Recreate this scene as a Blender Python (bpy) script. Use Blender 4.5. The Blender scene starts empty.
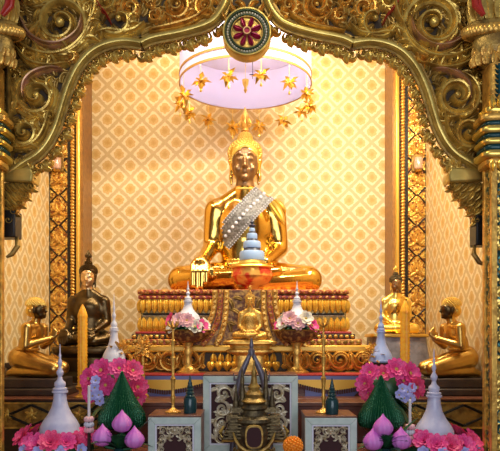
import bpy, bmesh, math, random
from mathutils import Vector, Matrix
from mathutils.bvhtree import BVHTree
random.seed(7)
PI = math.pi
F = 620.0
CZ = 1.5
HZ = 335.0
C = bpy.context.scene.collection

def P(px, py, Y):
    """a point of the place at depth Y that stands behind pixel px, py"""
    return Vector(((px - 250) * Y / F, Y, CZ + (HZ - py) * Y / F))

# ------------------------------------------------------------------ materials
def mat(name, col, metal=0.0, rough=0.5, col2=None, nscale=8.0, bump=0.0, bscale=40.0, mix=(0.4, 0.65),
        trans=0.0, sheen=0.0, spec=0.5, rvar=0.0):
    m = bpy.data.materials.new(name); m.use_nodes = True
    nt = m.node_tree; N = nt.nodes; L = nt.links
    b = N['Principled BSDF']
    b.inputs['Base Color'].default_value = (*col, 1)
    b.inputs['Metallic'].default_value = metal
    b.inputs['Roughness'].default_value = rough
    b.inputs['Specular IOR Level'].default_value = spec
    if trans: b.inputs['Transmission Weight'].default_value = trans
    if sheen: b.inputs['Sheen Weight'].default_value = sheen
    if col2 or bump or rvar:
        tc = N.new('ShaderNodeTexCoord')
    if col2 or rvar:
        n = N.new('ShaderNodeTexNoise'); n.inputs['Scale'].default_value = nscale; n.inputs['Detail'].default_value = 5
        L.new(tc.outputs['Object'], n.inputs['Vector'])
    if col2:
        r = N.new('ShaderNodeValToRGB')
        r.color_ramp.elements[0].position = mix[0]; r.color_ramp.elements[0].color = (*col, 1)
        r.color_ramp.elements[1].position = mix[1]; r.color_ramp.elements[1].color = (*col2, 1)
        L.new(n.outputs['Fac'], r.inputs['Fac']); L.new(r.outputs['Color'], b.inputs['Base Color'])
    if rvar:
        mr = N.new('ShaderNodeMapRange'); mr.inputs['To Min'].default_value = max(0.03, rough - rvar); mr.inputs['To Max'].default_value = rough + rvar
        L.new(n.outputs['Fac'], mr.inputs['Value']); L.new(mr.outputs['Result'], b.inputs['Roughness'])
    if bump:
        n2 = N.new('ShaderNodeTexNoise'); n2.inputs['Scale'].default_value = bscale; n2.inputs['Detail'].default_value = 3
        L.new(tc.outputs['Object'], n2.inputs['Vector'])
        bp = N.new('ShaderNodeBump'); bp.inputs['Strength'].default_value = bump; bp.inputs['Distance'].default_value = 0.01
        L.new(n2.outputs['Fac'], bp.inputs['Height']); L.new(bp.outputs['Normal'], b.inputs['Normal'])
    return m

M = {}
M['gold'] = mat('polished_gold', (0.80, 0.50, 0.11), 1.0, 0.17, rvar=0.05, nscale=5)
M['gold_face'] = mat('dark_reflection_face', (0.30, 0.17, 0.075), 0.75, 0.3)  # dark reflection on the gold faces put into their colour
M['gold_bright'] = mat('bright_gold', (0.95, 0.65, 0.14), 0.85, 0.28)
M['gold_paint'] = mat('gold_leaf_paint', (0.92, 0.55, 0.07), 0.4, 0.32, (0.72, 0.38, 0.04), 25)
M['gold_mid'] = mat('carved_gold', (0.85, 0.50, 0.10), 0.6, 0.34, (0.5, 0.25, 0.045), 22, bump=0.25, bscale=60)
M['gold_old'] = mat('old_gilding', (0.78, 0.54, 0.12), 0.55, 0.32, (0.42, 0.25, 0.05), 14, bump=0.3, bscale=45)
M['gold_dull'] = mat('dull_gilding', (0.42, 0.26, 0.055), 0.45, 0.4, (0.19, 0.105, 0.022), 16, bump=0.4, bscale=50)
M['gold_olive'] = mat('olive_gilding', (0.66, 0.49, 0.13), 0.6, 0.3, (0.48, 0.34, 0.08), 9, bump=0.15, bscale=30)
M['pink_gilt'] = mat('pinkish_worn_gilding', (0.68, 0.38, 0.24), 0.6, 0.4, (0.5, 0.3, 0.1), 14)
M['ground_dark'] = mat('dark_carving_ground', (0.045, 0.028, 0.012), 0.2, 0.6)
M['red_lac'] = mat('red_lacquer', (0.42, 0.03, 0.02), 0.0, 0.35)
M['red_gold'] = mat('red_and_gilt_carving', (0.34, 0.06, 0.025), 0.3, 0.42, (0.72, 0.36, 0.08), 30, mix=(0.45, 0.6), bump=0.4, bscale=60)
M['maroon'] = mat('maroon_wood', (0.13, 0.035, 0.02), 0.0, 0.4, (0.2, 0.06, 0.03), 12)
M['brown_wood'] = mat('brown_wood', (0.17, 0.06, 0.03), 0.0, 0.35, (0.1, 0.03, 0.018), 14)
M['frame_brown'] = mat('brown_frame_wood', (0.38, 0.19, 0.05), 0.35, 0.4, (0.28, 0.13, 0.04), 20)
M['dark_wood'] = mat('black_brown_wood', (0.035, 0.02, 0.014), 0.0, 0.4, (0.06, 0.034, 0.02), 10, bump=0.2)
M['black'] = mat('black_lacquer', (0.012, 0.011, 0.01), 0.0, 0.35)
M['bronze'] = mat('dark_bronze', (0.13, 0.085, 0.035), 0.9, 0.3, (0.08, 0.05, 0.02), 7)
M['bronze_face'] = mat('gilded_bronze_face', (0.75, 0.5, 0.24), 0.8, 0.3)
M['bronze_old'] = mat('grey_bronze', (0.17, 0.125, 0.055), 0.7, 0.42, (0.06, 0.042, 0.022), 25, bump=0.4, bscale=80)
M['disc_gold'] = mat('statue_gold', (0.72, 0.45, 0.11), 0.95, 0.3, (0.5, 0.3, 0.08), 10)
M['silver_stone'] = mat('silver_grey_stone', (0.30, 0.28, 0.29), 0.3, 0.4, (0.18, 0.16, 0.17), 14, bump=0.3)
M['white'] = mat('white_paint', (0.66, 0.66, 0.74), 0.0, 0.4)
M['lilac'] = mat('pale_lilac_glaze', (0.56, 0.56, 0.72), 0.0, 0.3, (0.48, 0.48, 0.66), 20)
M['bluish'] = mat('pale_blue_glaze', (0.36, 0.45, 0.74), 0.0, 0.35)
M['blue'] = mat('light_blue_paper', (0.30, 0.44, 0.70), 0.0, 0.5)
M['blue_cloth'] = mat('blue_violet_satin', (0.14, 0.17, 0.42), 0.0, 0.35, sheen=0.3)
M['slate'] = mat('slate_lacquer', (0.05, 0.055, 0.085), 0.1, 0.35)
M['tusk'] = mat('grey_lilac_tusk', (0.16, 0.145, 0.18), 0.3, 0.35, (0.09, 0.08, 0.10), 18)
M['orange_wax'] = mat('orange_wax', (1.0, 0.50, 0.03), 0.0, 0.42, (0.95, 0.36, 0.015), 40, bump=0.3, bscale=70)
M['pale_wax'] = mat('pale_wax', (0.75, 0.7, 0.68), 0.0, 0.4)
M['pink'] = mat('hot_pink_petals', (0.72, 0.018, 0.20), 0.0, 0.5, (0.88, 0.13, 0.38), 14)
M['rose'] = mat('rose_red_petals', (0.74, 0.022, 0.14), 0.0, 0.5, (0.88, 0.13, 0.30), 14)
M['palepink'] = mat('pale_pink_petals', (0.82, 0.36, 0.42), 0.0, 0.5, (0.85, 0.6, 0.58), 14)
M['cream'] = mat('cream_petals', (0.78, 0.72, 0.58), 0.0, 0.5)
M['violet'] = mat('lilac_blue_petals', (0.42, 0.42, 0.80), 0.0, 0.5)
M['lotus'] = mat('lotus_bud_pink', (0.62, 0.12, 0.58), 0.0, 0.45, (0.7, 0.24, 0.66), 9)
M['marigold'] = mat('marigold_orange', (0.95, 0.30, 0.01), 0.0, 0.5)
M['yellow'] = mat('flower_heart_yellow', (0.6, 0.4, 0.08), 0.0, 0.6)
M['leaf'] = mat('dark_green_leaf', (0.015, 0.075, 0.03), 0.0, 0.35, (0.03, 0.12, 0.05), 12)
M['green_satin'] = mat('deep_green_satin', (0.002, 0.075, 0.027), 0.5, 0.22, bump=0.5, bscale=90)
M['bottle'] = mat('dark_teal_glaze', (0.012, 0.05, 0.055), 0.1, 0.2)
M['pale_green'] = mat('pale_green_painted_wood', (0.55, 0.65, 0.58), 0.0, 0.4, (0.42, 0.53, 0.47), 12)
M['silver_carve'] = mat('silver_gilt_carving', (0.72, 0.66, 0.50), 0.35, 0.35, (0.48, 0.38, 0.2), 30)
M['velvet'] = mat('dark_red_velvet', (0.04, 0.008, 0.009), 0.0, 0.8)
M['carpet'] = mat('red_carpet', (0.45, 0.035, 0.02), 0.0, 0.8, (0.33, 0.02, 0.02), 40, bump=0.3, bscale=200)
M['yellow_cloth'] = mat('gold_yellow_satin', (0.72, 0.42, 0.06), 0.35, 0.38)
M['fringe'] = mat('dark_fringe', (0.06, 0.02, 0.02), 0.0, 0.7)
M['teal'] = mat('teal_glass_mosaic', (0.005, 0.055, 0.06), 0.2, 0.25)
M['cer_green'] = mat('green_enamel', (0.035, 0.075, 0.035), 0.2, 0.3)
M['wheel_red'] = mat('ruby_enamel', (0.42, 0.02, 0.07), 0.3, 0.3)
M['glass_pink'] = mat('pinkish_glass', (0.62, 0.38, 0.26), 0.0, 0.15, spec=0.7)
M['bowl'] = mat('red_and_gold_lacquer', (0.75, 0.07, 0.03), 0.35, 0.25, (0.95, 0.5, 0.1), 9, mix=(0.46, 0.56))

def brocade():
    m = mat('silver_brocade', (0.26, 0.255, 0.25), 0.3, 0.45, (0.10, 0.09, 0.08), 45, bump=0.6, bscale=140)
    return m
M['brocade'] = brocade()

def fabric(name, col):
    m = bpy.data.materials.new(name); m.use_nodes = True
    nt = m.node_tree; N = nt.nodes; L = nt.links
    out = N['Material Output']; N.remove(N['Principled BSDF'])
    d = N.new('ShaderNodeBsdfDiffuse'); d.inputs['Color'].default_value = (*col, 1)
    t = N.new('ShaderNodeBsdfTranslucent'); t.inputs['Color'].default_value = (*col, 1)
    mx = N.new('ShaderNodeMixShader'); mx.inputs['Fac'].default_value = 0.5
    L.new(d.outputs[0], mx.inputs[1]); L.new(t.outputs[0], mx.inputs[2]); L.new(mx.outputs[0], out.inputs['Surface'])
    return m
M['band_brown'] = mat('brown_gold_braid', (0.42, 0.22, 0.045), 0.2, 0.5)
M['brown_carve'] = mat('brown_gilt_carving', (0.13, 0.045, 0.018), 0.2, 0.45, (0.46, 0.25, 0.06), 34, mix=(0.45, 0.62), bump=0.5, bscale=60)
M['gauze'] = fabric('white_gauze', (0.80, 0.77, 0.92))

def wallpaper(name, axis, u0, v0, p):
    m = bpy.data.materials.new(name); m.use_nodes = True
    nt = m.node_tree; N = nt.nodes; L = nt.links
    b = N['Principled BSDF']; b.inputs['Roughness'].default_value = 0.5
    g = N.new('ShaderNodeNewGeometry'); s = N.new('ShaderNodeSeparateXYZ'); L.new(g.outputs['Position'], s.inputs[0])
    def mth(op, a, bb=None, c=None):
        n = N.new('ShaderNodeMath'); n.operation = op
        for i, x in enumerate((a, bb, c)):
            if x is None: continue
            if isinstance(x, (int, float)): n.inputs[i].default_value = x
            else: L.new(x, n.inputs[i])
        return n.outputs[0]
    def fold(o, o0):
        q = mth('DIVIDE', mth('SUBTRACT', o, o0), p)
        return mth('SUBTRACT', q, mth('ROUND', q))
    u = fold(s.outputs[axis], u0); v = fold(s.outputs[2], v0)
    au = mth('ABSOLUTE', u); av = mth('ABSOLUTE', v)
    d1 = mth('ADD', au, av)
    d = mth('MINIMUM', d1, mth('SUBTRACT', 1.0, d1))
    # each diamond: centre local coordinates (lu, sv)
    outside = mth('GREATER_THAN', d1, 0.5)
    lu = mth('SUBTRACT', au, mth('MULTIPLY', outside, 0.5))
    sv = mth('SUBTRACT', v, mth('MULTIPLY', mth('MULTIPLY', outside, 0.5), mth('SIGN', v)))
    # onion-shaped heart: round below, drawn to a point above
    up = mth('MAXIMUM', sv, 0.0)
    wx = mth('MULTIPLY', lu, mth('ADD', 1.0, mth('MULTIPLY', mth('MULTIPLY', up, up), 9.0)))
    e = mth('SQRT', mth('ADD', mth('MULTIPLY', wx, wx), mth('MULTIPLY', mth('MULTIPLY', sv, sv), 0.86)))
    ang = mth('ARCTAN2', lu, sv)
    e = mth('SUBTRACT', e, mth('MULTIPLY', mth('ABSOLUTE', mth('SINE', mth('MULTIPLY', ang, 3.5))), 0.03))
    nz = N.new('ShaderNodeTexNoise'); nz.inputs['Scale'].default_value = 45; nz.inputs['Detail'].default_value = 4; L.new(g.outputs['Position'], nz.inputs['Vector'])
    jit = mth('MULTIPLY', mth('SUBTRACT', nz.outputs['Fac'], 0.5), 0.16)
    def ramp(x, stops):
        r = N.new('ShaderNodeValToRGB'); cr = r.color_ramp
        while len(cr.elements) < len(stops): cr.elements.new(0.5)
        for i, (pos, col) in enumerate(stops): cr.elements[i].position = pos; cr.elements[i].color = (*col, 1)
        L.new(x, r.inputs['Fac']); return r.outputs['Color']
    cream = (0.85, 0.71, 0.43); band = (0.60, 0.44, 0.20); heart = (0.66, 0.42, 0.12)
    lat = ramp(mth('ADD', d, jit), [(0.0, cream), (0.375, cream), (0.42, band), (0.46, (0.68, 0.50, 0.24)), (0.50, band)])
    hm = ramp(mth('ADD', e, mth('MULTIPLY', jit, 0.8)), [(0.0, (1, 1, 1)), (0.18, (1, 1, 1)), (0.215, (0, 0, 0))])
    hc = ramp(mth('ADD', e, jit), [(0.0, (0.62, 0.35, 0.09)), (0.09, heart), (0.13, (0.74, 0.5, 0.19)), (0.19, heart)])
    mx = N.new('ShaderNodeMix'); mx.data_type = 'RGBA'
    L.new(hm, mx.inputs[0]); L.new(lat, mx.inputs[6]); L.new(hc, mx.inputs[7]); L.new(mx.outputs[2], b.inputs['Base Color'])
    return m
WP = 23 * 7.3 / F
wpt = P(314.4, 142.6, 7.3)
M['paper_back'] = wallpaper('damask_wallpaper', 0, wpt.x, wpt.z, WP)
M['paper_side'] = wallpaper('damask_wallpaper_side', 1, 6.0, 2.1, WP)

def mosaic(name, cols, scale):
    m = bpy.data.materials.new(name); m.use_nodes = True
    nt = m.node_tree; N = nt.nodes; L = nt.links
    b = N['Principled BSDF']; b.inputs['Roughness'].default_value = 0.25; b.inputs['Metallic'].default_value = 0.6
    tc = N.new('ShaderNodeTexCoord'); v = N.new('ShaderNodeTexVoronoi'); v.inputs['Scale'].default_value = scale
    L.new(tc.outputs['Object'], v.inputs['Vector'])
    r = N.new('ShaderNodeValToRGB'); r.color_ramp.interpolation = 'CONSTANT'
    while len(r.color_ramp.elements) < len(cols): r.color_ramp.elements.new(0.5)
    for i, c in enumerate(cols):
        r.color_ramp.elements[i].position = i / len(cols); r.color_ramp.elements[i].color = (*c, 1)
    s = N.new('ShaderNodeSeparateColor'); L.new(v.outputs['Color'], s.inputs[0])
    L.new(s.outputs[0], r.inputs['Fac']); L.new(r.outputs['Color'], b.inputs['Base Color'])
    bp = N.new('ShaderNodeBump'); bp.inputs['Strength'].default_value = 0.5; bp.inputs['Distance'].default_value = 0.01
    L.new(v.outputs['Distance'], bp.inputs['Height']); L.new(bp.outputs['Normal'], b.inputs['Normal'])
    return m
M['mosaic_col'] = mosaic('green_gold_mosaic', [(0.62, 0.4, 0.08), (0.02, 0.10, 0.09), (0.5, 0.32, 0.07), (0.015, 0.06, 0.05), (0.7, 0.48, 0.12)], 42)
M['mosaic_gold'] = mosaic('gold_mosaic', [(0.85, 0.5, 0.09), (0.5, 0.22, 0.04), (0.95, 0.62, 0.15), (0.28, 0.10, 0.03), (0.7, 0.4, 0.08)], 48)

# ------------------------------------------------------------------ mesh builder
class MB:
    def __init__(s): s.v = []; s.f = []; s.mi = []; s.cur = 0; s.T = None
    def mat(s, i): s.cur = i; return s
    def add(s, vs, fs):
        n = len(s.v)
        for p in vs:
            p = Vector(p)
            s.v.append(s.T @ p if s.T else p)
        for f in fs: s.f.append([i + n for i in f]); s.mi.append(s.cur)
    def box(s, x0, x1, y0, y1, z0, z1):
        v = [(x, y, z) for x in (x0, x1) for y in (y0, y1) for z in (z0, z1)]
        s.add(v, [(0, 1, 3, 2), (4, 6, 7, 5), (0, 4, 5, 1), (2, 3, 7, 6), (0, 2, 6, 4), (1, 5, 7, 3)]); return s
    def lathe(s, prof, n=24, c=(0, 0, 0), sx=1, sy=1, pleat=0, pn=0, cap=True, power=2.0):
        vs = []; fs = []
        for r, z in prof:
            for k in range(n):
                a = 2 * PI * k / n; q = 1
                if pleat: q = 1 + pleat * (abs(math.sin(pn * a / 2)) - 0.5)
                ca, sa = math.cos(a), math.sin(a)
                if power != 2.0:
                    q *= (abs(ca) ** power + abs(sa) ** power) ** (-1 / power)
                vs.append((c[0] + r * q * ca * sx, c[1] + r * q * sa * sy, c[2] + z))
        for i in range(len(prof) - 1):
            for k in range(n):
                k2 = (k + 1) % n
                fs.append((i * n + k, i * n + k2, (i + 1) * n + k2, (i + 1) * n + k))
        if cap:
            fs.append(tuple(range(n - 1, -1, -1))); m = (len(prof) - 1) * n; fs.append(tuple(range(m, m + n)))
        s.add(vs, fs); return s
    def ball(s, c, r, n=10, m=7, rot=None):
        rx, ry, rz = r if isinstance(r, (tuple, list)) else (r, r, r)
        vs = []; fs = []; c = Vector(c)
        for i in range(m + 1):
            th = PI * i / m
            for k in range(n):
                a = 2 * PI * k / n
                p = Vector((rx * math.sin(th) * math.cos(a), ry * math.sin(th) * math.sin(a), rz * math.cos(th)))
                if rot: p = rot @ p
                vs.append(c + p)
        for i in range(m):
            for k in range(n):
                k2 = (k + 1) % n; fs.append((i * n + k, (i + 1) * n + k, (i + 1) * n + k2, i * n + k2))
        s.add(vs, fs); return s
    def tube(s, pts, rad, n=10, flat=1.0, up=(0, 0, 1), closed=False):
        pts = [Vector(p) for p in pts]; N_ = len(pts)
        if not isinstance(rad, (list, tuple)): rad = [rad] * N_
        vs = []; fs = []; up = Vector(up)
        for i, p in enumerate(pts):
            if closed: t = pts[(i + 1) % N_] - pts[i - 1]
            else: t = pts[min(i + 1, N_ - 1)] - pts[max(i - 1, 0)]
            t.normalize(); a = t.cross(up)
            if a.length < 1e-3: a = t.cross(Vector((0, 1, 0)))
            if a.length < 1e-3: a = t.cross(Vector((1, 0, 0)))
            a.normalize(); b = a.cross(t)
            for k in range(n):
                th = 2 * PI * k / n
                vs.append(p + rad[i] * (a * math.cos(th) + b * math.sin(th) * flat))
        R = N_ if closed else N_ - 1
        for i in range(R):
            j = (i + 1) % N_
            for k in range(n):
                k2 = (k + 1) % n; fs.append((i * n + k, i * n + k2, j * n + k2, j * n + k))
        if not closed:
            fs.append(tuple(range(n - 1, -1, -1))); fs.append(tuple(range((N_ - 1) * n, N_ * n)))
        s.add(vs, fs); return s
    def cap(s, a, b, ra, rb, n=14):
        """tapered capsule"""
        a = Vector(a); b = Vector(b); d = b - a; L = d.length; d.normalize()
        pts = []; rad = []
        for i in range(5):
            t = -math.cos(PI / 2 * i / 4); pts.append(a + d * ra * t); rad.append(max(1e-3, ra * math.sqrt(max(0, 1 - t * t))))
        for i in range(5):
            t = math.sin(PI / 2 * i / 4); pts.append(b + d * rb * t); rad.append(max(1e-3, rb * math.sqrt(max(0, 1 - t * t))))
        pts[4] = a
        return s.tube(pts, rad, n)
    def limb(s, pts, rad, n=14):
        for i in range(len(pts) - 1): s.cap(pts[i], pts[i + 1], rad[i], rad[i + 1], n)
        return s
    def prism(s, poly, y0, y1):
        n = len(poly)
        vs = [(x, y0, z) for x, z in poly] + [(x, y1, z) for x, z in poly]
        fs = [tuple(range(n)), tuple(range(2 * n - 1, n - 1, -1))]
        for i in range(n): j = (i + 1) % n; fs.append((i, j, n + j, n + i))
        s.add(vs, fs); return s
    def strip(s, pts, wid, y, h, prof=None, mp=None, back=0.0):
        """carved ridge along a line in the x-z plane, standing h proud of depth y (towards -y)"""
        if prof is None: prof = [(-1, 0), (-0.82, 0.6), (-0.5, 0.75), (-0.18, 0.5), (0.1, 0.95), (0.45, 1.0), (0.8, 0.7), (1, 0)]
        N_ = len(pts); k = len(prof); vs = []; fs = []
        for i in range(N_):
            x, z = pts[i]
            x1, z1 = pts[min(i + 1, N_ - 1)]; x0, z0 = pts[max(i - 1, 0)]
            tx, tz = x1 - x0, z1 - z0; l = math.hypot(tx, tz) or 1e-6; nx, nz = -tz / l, tx / l
            w = wid[i] if isinstance(wid, (list, tuple)) else wid
            hh = h[i] if isinstance(h, (list, tuple)) else h
            for a, d in prof:
                q = (x + nx * w * a, y - hh * d + (back if d == 0 else 0), z + nz * w * a)
                vs.append(mp(q) if mp else q)
        for i in range(N_ - 1):
            for j in range(k - 1): fs.append((i * k + j, i * k + j + 1, (i + 1) * k + j + 1, (i + 1) * k + j))
            fs.append((i * k + k - 1, i * k, (i + 1) * k, (i + 1) * k + k - 1))
        fs.append(tuple(range(k))); fs.append(tuple(range(N_ * k - 1, (N_ - 1) * k - 1, -1)))
        s.add(vs, fs); return s
    def leaf(s, x, z, ang, L, w, y, h, curl=1.0, mp=None, n=9):
        pts = []; ws = []; hs = []
        px, pz, a = x, z, ang
        for i in range(n):
            t = i / (n - 1); pts.append((px, pz))
            ws.append(max(w * 0.04, w * (math.sin(PI * min(1, 0.18 + 0.82 * t)) ** 0.8))); hs.append(h * (0.55 + 0.45 * math.sin(PI * t)) * (1 - 0.4 * t))
            a2 = ang + curl * t ** 1.4
            px += L / (n - 1) * math.cos(a2); pz += L / (n - 1) * math.sin(a2)
        return s.strip(pts, ws, y, hs, mp=mp)
    def spiral(s, cx, cz, R, a0, turns, sgn, w, y, h, mp=None, ball=True, n=None):
        n = n or int(22 * turns) + 6
        pts = []; ws = []; hs = []
        for i in range(n):
            t = i / (n - 1); r = R * (1 - t) ** 0.9 + R * 0.12 * t; a = a0 + sgn * 2 * PI * turns * t
            pts.append((cx + r * math.cos(a), cz + r * math.sin(a)))
            ws.append(w * (0.25 + 0.75 * min(1, t * 5)) * (1 - 0.62 * t)); hs.append(h * (0.75 + 0.4 * t))
        s.strip(pts, ws, y, hs, mp=mp)
        if ball:
            q = (cx, y - h * 0.7, cz); q = mp(q) if mp else q
            s.ball(q, R * 0.15, 10, 6)
        return pts
    def build(s, name, m, parent=None, smooth=True, world=False, bevel=0.0, loc=None, auto=40):
        me = bpy.data.meshes.new(name)
        off = Vector((0, 0, 0))
        if world and parent is not None: off = Vector(parent['_o'])
        if loc is not None: off = off + Vector(loc)
        me.from_pydata([tuple(p - off) for p in s.v], [], s.f)
        ms = m if isinstance(m, (list, tuple)) else [m]
        for q in ms: me.materials.append(q)
        if len(ms) > 1: me.polygons.foreach_set('material_index', s.mi)
        bm = bmesh.new(); bm.from_mesh(me)
        bmesh.ops.recalc_face_normals(bm, faces=bm.faces)
        if smooth:
            for f in bm.faces: f.smooth = True
            lim = math.radians(auto)
            for e in bm.edges:
                if len(e.link_faces) == 2:
                    if e.calc_face_angle(0) > lim: e.smooth = False
        bm.to_mesh(me); bm.free()
        o = bpy.data.objects.new(name, me); C.objects.link(o)
        if parent is not None: o.parent = parent
        if loc is not None: o.location = Vector(loc)
        if bevel:
            bv = o.modifiers.new('bevel', 'BEVEL'); bv.width = bevel; bv.segments = 2; bv.limit_method = 'ANGLE'
        return o

def tag(o, label=None, cat=None, group=None, kind=None):
    if label: o['label'] = label
    if cat: o['category'] = cat
    if group: o['group'] = group
    if kind: o['kind'] = kind
    return o
def thing(name, loc, label=None, cat=None, group=None, rz=0, kind=None, scale=None):
    o = bpy.data.objects.new(name, None); C.objects.link(o)
    o.empty_display_size = 0.05
    o.location = loc; o.rotation_euler = (0, 0, rz); o['_o'] = tuple(loc)
    if scale: o.scale = scale
    return tag(o, label, cat, group, kind)
def kids(o): return [c for c in C.objects if c.parent == o]
def copy_tree(o, parent=None):
    c = o.copy(); C.objects.link(c)
    if parent is not None: c.parent = parent
    for ch in kids(o): copy_tree(ch, c)
    return c
def put(o, loc, label, rz=None, group=None):
    o.location = loc; o['label'] = label
    if rz is not None: o.rotation_euler = (0, 0, rz)
    if group: o['group'] = group
    return o

# ------------------------------------------------------------------ the setting
XL, XR = -2.226, 1.95
def struct(name, mb, m, **k):
    o = mb.build(name, m, **k); o['kind'] = 'structure'; return o
struct('floor', MB().box(-5, 5, -4, 7.7, -0.1, 0), M['brown_wood'], smooth=False)
struct('ceiling', MB().box(-2.6, 2.4, 4.3, 7.7, 5.3, 5.4), M['paper_back'], smooth=False)
struct('wall_back', MB().box(-2.6, 2.4, 7.3, 7.5, 0, 5.3), M['paper_back'], smooth=False)
struct('wall_left', MB().box(XL - 0.15, XL, 4.3, 7.3, 0, 5.3), M['paper_side'], smooth=False)
struct('wall_right', MB().box(XR, XR + 0.15, 4.3, 7.3, 0, 5.3), M['paper_side'], smooth=False)
fw = MB().box(-4.2, -1.72, 4.22, 4.3, 0, 5.5).box(1.68, 4.2, 4.22, 4.3, 0, 5.5).box(-1.72, 1.68, 4.22, 4.3, 3.85, 5.5)
struct('wall_front', fw, M['maroon'], smooth=False)

def pilaster(n, x_in, x_out, sgn):
    """carved pilaster and its mouldings at depth 6.9; x_in is the edge next to the wallpapered recess"""
    y = 6.9
    t = thing('trim_%d' % n, (x_in, y, 1.0)); t['kind'] = 'structure'
    k = y / F
    def bx(a, b, dy, d2=7.29):      # a, b pixel widths measured outwards from x_in
        return MB().box(min(x_in - sgn * a * k, x_in - sgn * b * k), max(x_in - sgn * a * k, x_in - sgn * b * k), y + dy, d2, 1.0, 5.3)
    bx(0, 2.2, 0.0).build('reveal', M['frame_brown'], t, world=True, smooth=False)
    bx(2.2, 6.0, -0.05).build('gold_strip', M['gold_bright'], t, world=True, bevel=0.012)
    bx(6.0, 15.5, 0.0).build('rope_ground', M['black'], t, world=True, smooth=False)
    r = MB()
    xr = x_in - sgn * 10.0 * k
    zz = 1.0
    while zz < 5.28:
        r.ball((xr, y - 0.012, zz), (0.03, 0.026, 0.022), 8, 5, Matrix.Rotation(0.45 * sgn, 3, 'Y')); zz += 0.036
    r.build('rope_moulding', M['gold_mid'], t, world=True)
    xa = x_in - sgn * 15.5 * k; xb = x_in - sgn * 32.5 * k; xm = (xa + xb) / 2; hw = abs(xa - xb) / 2
    bx(15.5, 32.5, -0.012).build('carved_panel', M['mosaic_gold'], t, world=True, smooth=False)
    lv = MB(); z = 1.06; vm = MB()
    while z < 5.2:
        for q in (-1, 1):
            for a, L in ((1.57 - q * 0.5, 0.12), (1.57 - q * 1.1, 0.09), (-1.57 + q * 0.6, 0.11)):
                lv.leaf(xm + q * 0.012, z + 0.14, a, L, 0.017, y - 0.012, 0.022, curl=q * 1.6)
        lv.ball((xm, y - 0.02, z + 0.14), (0.02, 0.015, 0.03), 8, 5)
        for q in (-1, 1):
            vm.strip([(xm + q * hw * 0.98, z + 0.065), (xm + q * 0.03, z), (xm + q * 0.005, z - 0.02)], [0.011, 0.008, 0.006], y - 0.012, 0.012)
            vm.strip([(xm + q * hw * 0.98, z - 0.1), (xm + q * 0.03, z - 0.03), (xm + q * 0.005, z - 0.012)], [0.009, 0.007, 0.005], y - 0.012, 0.012)
        z += 0.335
    lv.build('carved_leaves', M['gold_mid'], t, world=True)
    vm.build('dark_chevrons', M['black'], t, world=True)
    bx(32.5, 35, -0.03).build('black_edge', M['black'], t, world=True, smooth=False)
    MB().box(min(xa, xb), max(xa, xb), y - 0.014, y - 0.012 + 0.001, 1.0, 1.001).build('panel_foot', M['black'], t, world=True, smooth=False)
    a = x_in - sgn * 35 * k
    b = XL - 0.001 if sgn > 0 else XR + 0.001
    if abs(a - b) > 0.01:
        MB().box(min(a, b), max(a, b), y, 7.29, 1.0, 5.3).build('wall_return', M['frame_brown'], t, world=True, smooth=False)
    return t, xm
xin_l = P(83, 0, 6.9).x; xin_r = P(392.5, 0, 6.9).x
T1, xm1 = pilaster(1, xin_l, None, 1)
T2, xm2 = pilaster(2, xin_r, None, -1)

def wall_lamp(x, label):
    z = P(0, 163, 6.85).z
    t = thing('wall_lamp', (x, 6.887, z), label, 'lamp')
    MB().box(-0.06, 0.06, -0.02, 0, -0.09, 0.1).build('back_plate', M['gold_dull'], t, bevel=0.005)
    MB().lathe([(0.035, -0.08), (0.045, -0.07), (0.05, 0.03), (0.04, 0.05), (0.02, 0.055)], 12, (0, -0.07, 0)).build('glass_shade', M['glass_pink'], t)
    MB().lathe([(0.03, -0.1), (0.04, -0.085), (0.02, -0.08)], 12, (0, -0.07, 0)).build('holder', M['gold_mid'], t)
    return t
wall_lamp(xm1 , 'small pinkish glass lamp on the carved pilaster above the dark bronze seated statue')
wall_lamp(xm2 , 'small pinkish glass lamp on the carved pilaster above the small gold robed statue')

# ------------------------------------------------------------------ carved arch
YA = 4.1
KA = YA / F
MX = 247.0
def A(px, py): p = P(px, py, YA); return (p.x, p.z)
arch = thing('carved_arch', (0, YA, 2.6), 'gilded carved wooden arch of scrolls and leaves framing the shrine', 'arch')
PATH = [(8, 176), (25, 164), (38, 156), (48, 145), (56, 130), (61, 115), (66, 98), (72, 82), (80, 67), (92, 54), (106, 46.5), (124, 43), (142, 45)]
PATH2 = [(142, 45), (150, 41), (162, 38), (180, 34.5), (200, 29), (213, 23), (221, 14), (226, 4), (229, -8)]
def smooth_path(pts, n=6):
    out = []
    for i in range(len(pts) - 1):
        p0 = pts[max(i - 1, 0)]; p1 = pts[i]; p2 = pts[i + 1]; p3 = pts[min(i + 2, len(pts) - 1)]
        for k in range(n):
            t = k / n
            out.append(tuple(0.5 * (2 * p1[j] + (p2[j] - p0[j]) * t + (2 * p0[j] - 5 * p1[j] + 4 * p2[j] - p3[j]) * t * t + (3 * p1[j] - p0[j] - 3 * p2[j] + p3[j]) * t ** 3) for j in (0, 1)))
    out.append(pts[-1]); return out
S1 = smooth_path(PATH); S2 = smooth_path(PATH2)
FULL = S1 + S2[1:]
def mir(pts, side): return pts if side == 0 else [(2 * MX - x, y) for x, y in pts]
bk = MB()
for side in (0, 1):
    poly = [(-14, 176)] + FULL + [(229, -40), (-14, -40)]
    bk.prism([A(*p) for p in mir(poly, side)], YA, YA + 0.1)
bk.prism([A(*p) for p in ((228.9, -40), (226, -8), (226, 27), (268, 27), (268, -8), (265.1, -40))], YA, YA + 0.1)
bk.build('backing_panel', M['ground_dark'], arch, world=True, smooth=False)
rnd = [(-1, 0), (-0.95, 0.35), (-0.78, 0.68), (-0.45, 0.92), (-0.05, 1.0), (0.3, 0.93), (0.5, 0.7), (0.62, 0.85), (0.85, 0.7), (1, 0)]
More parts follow.
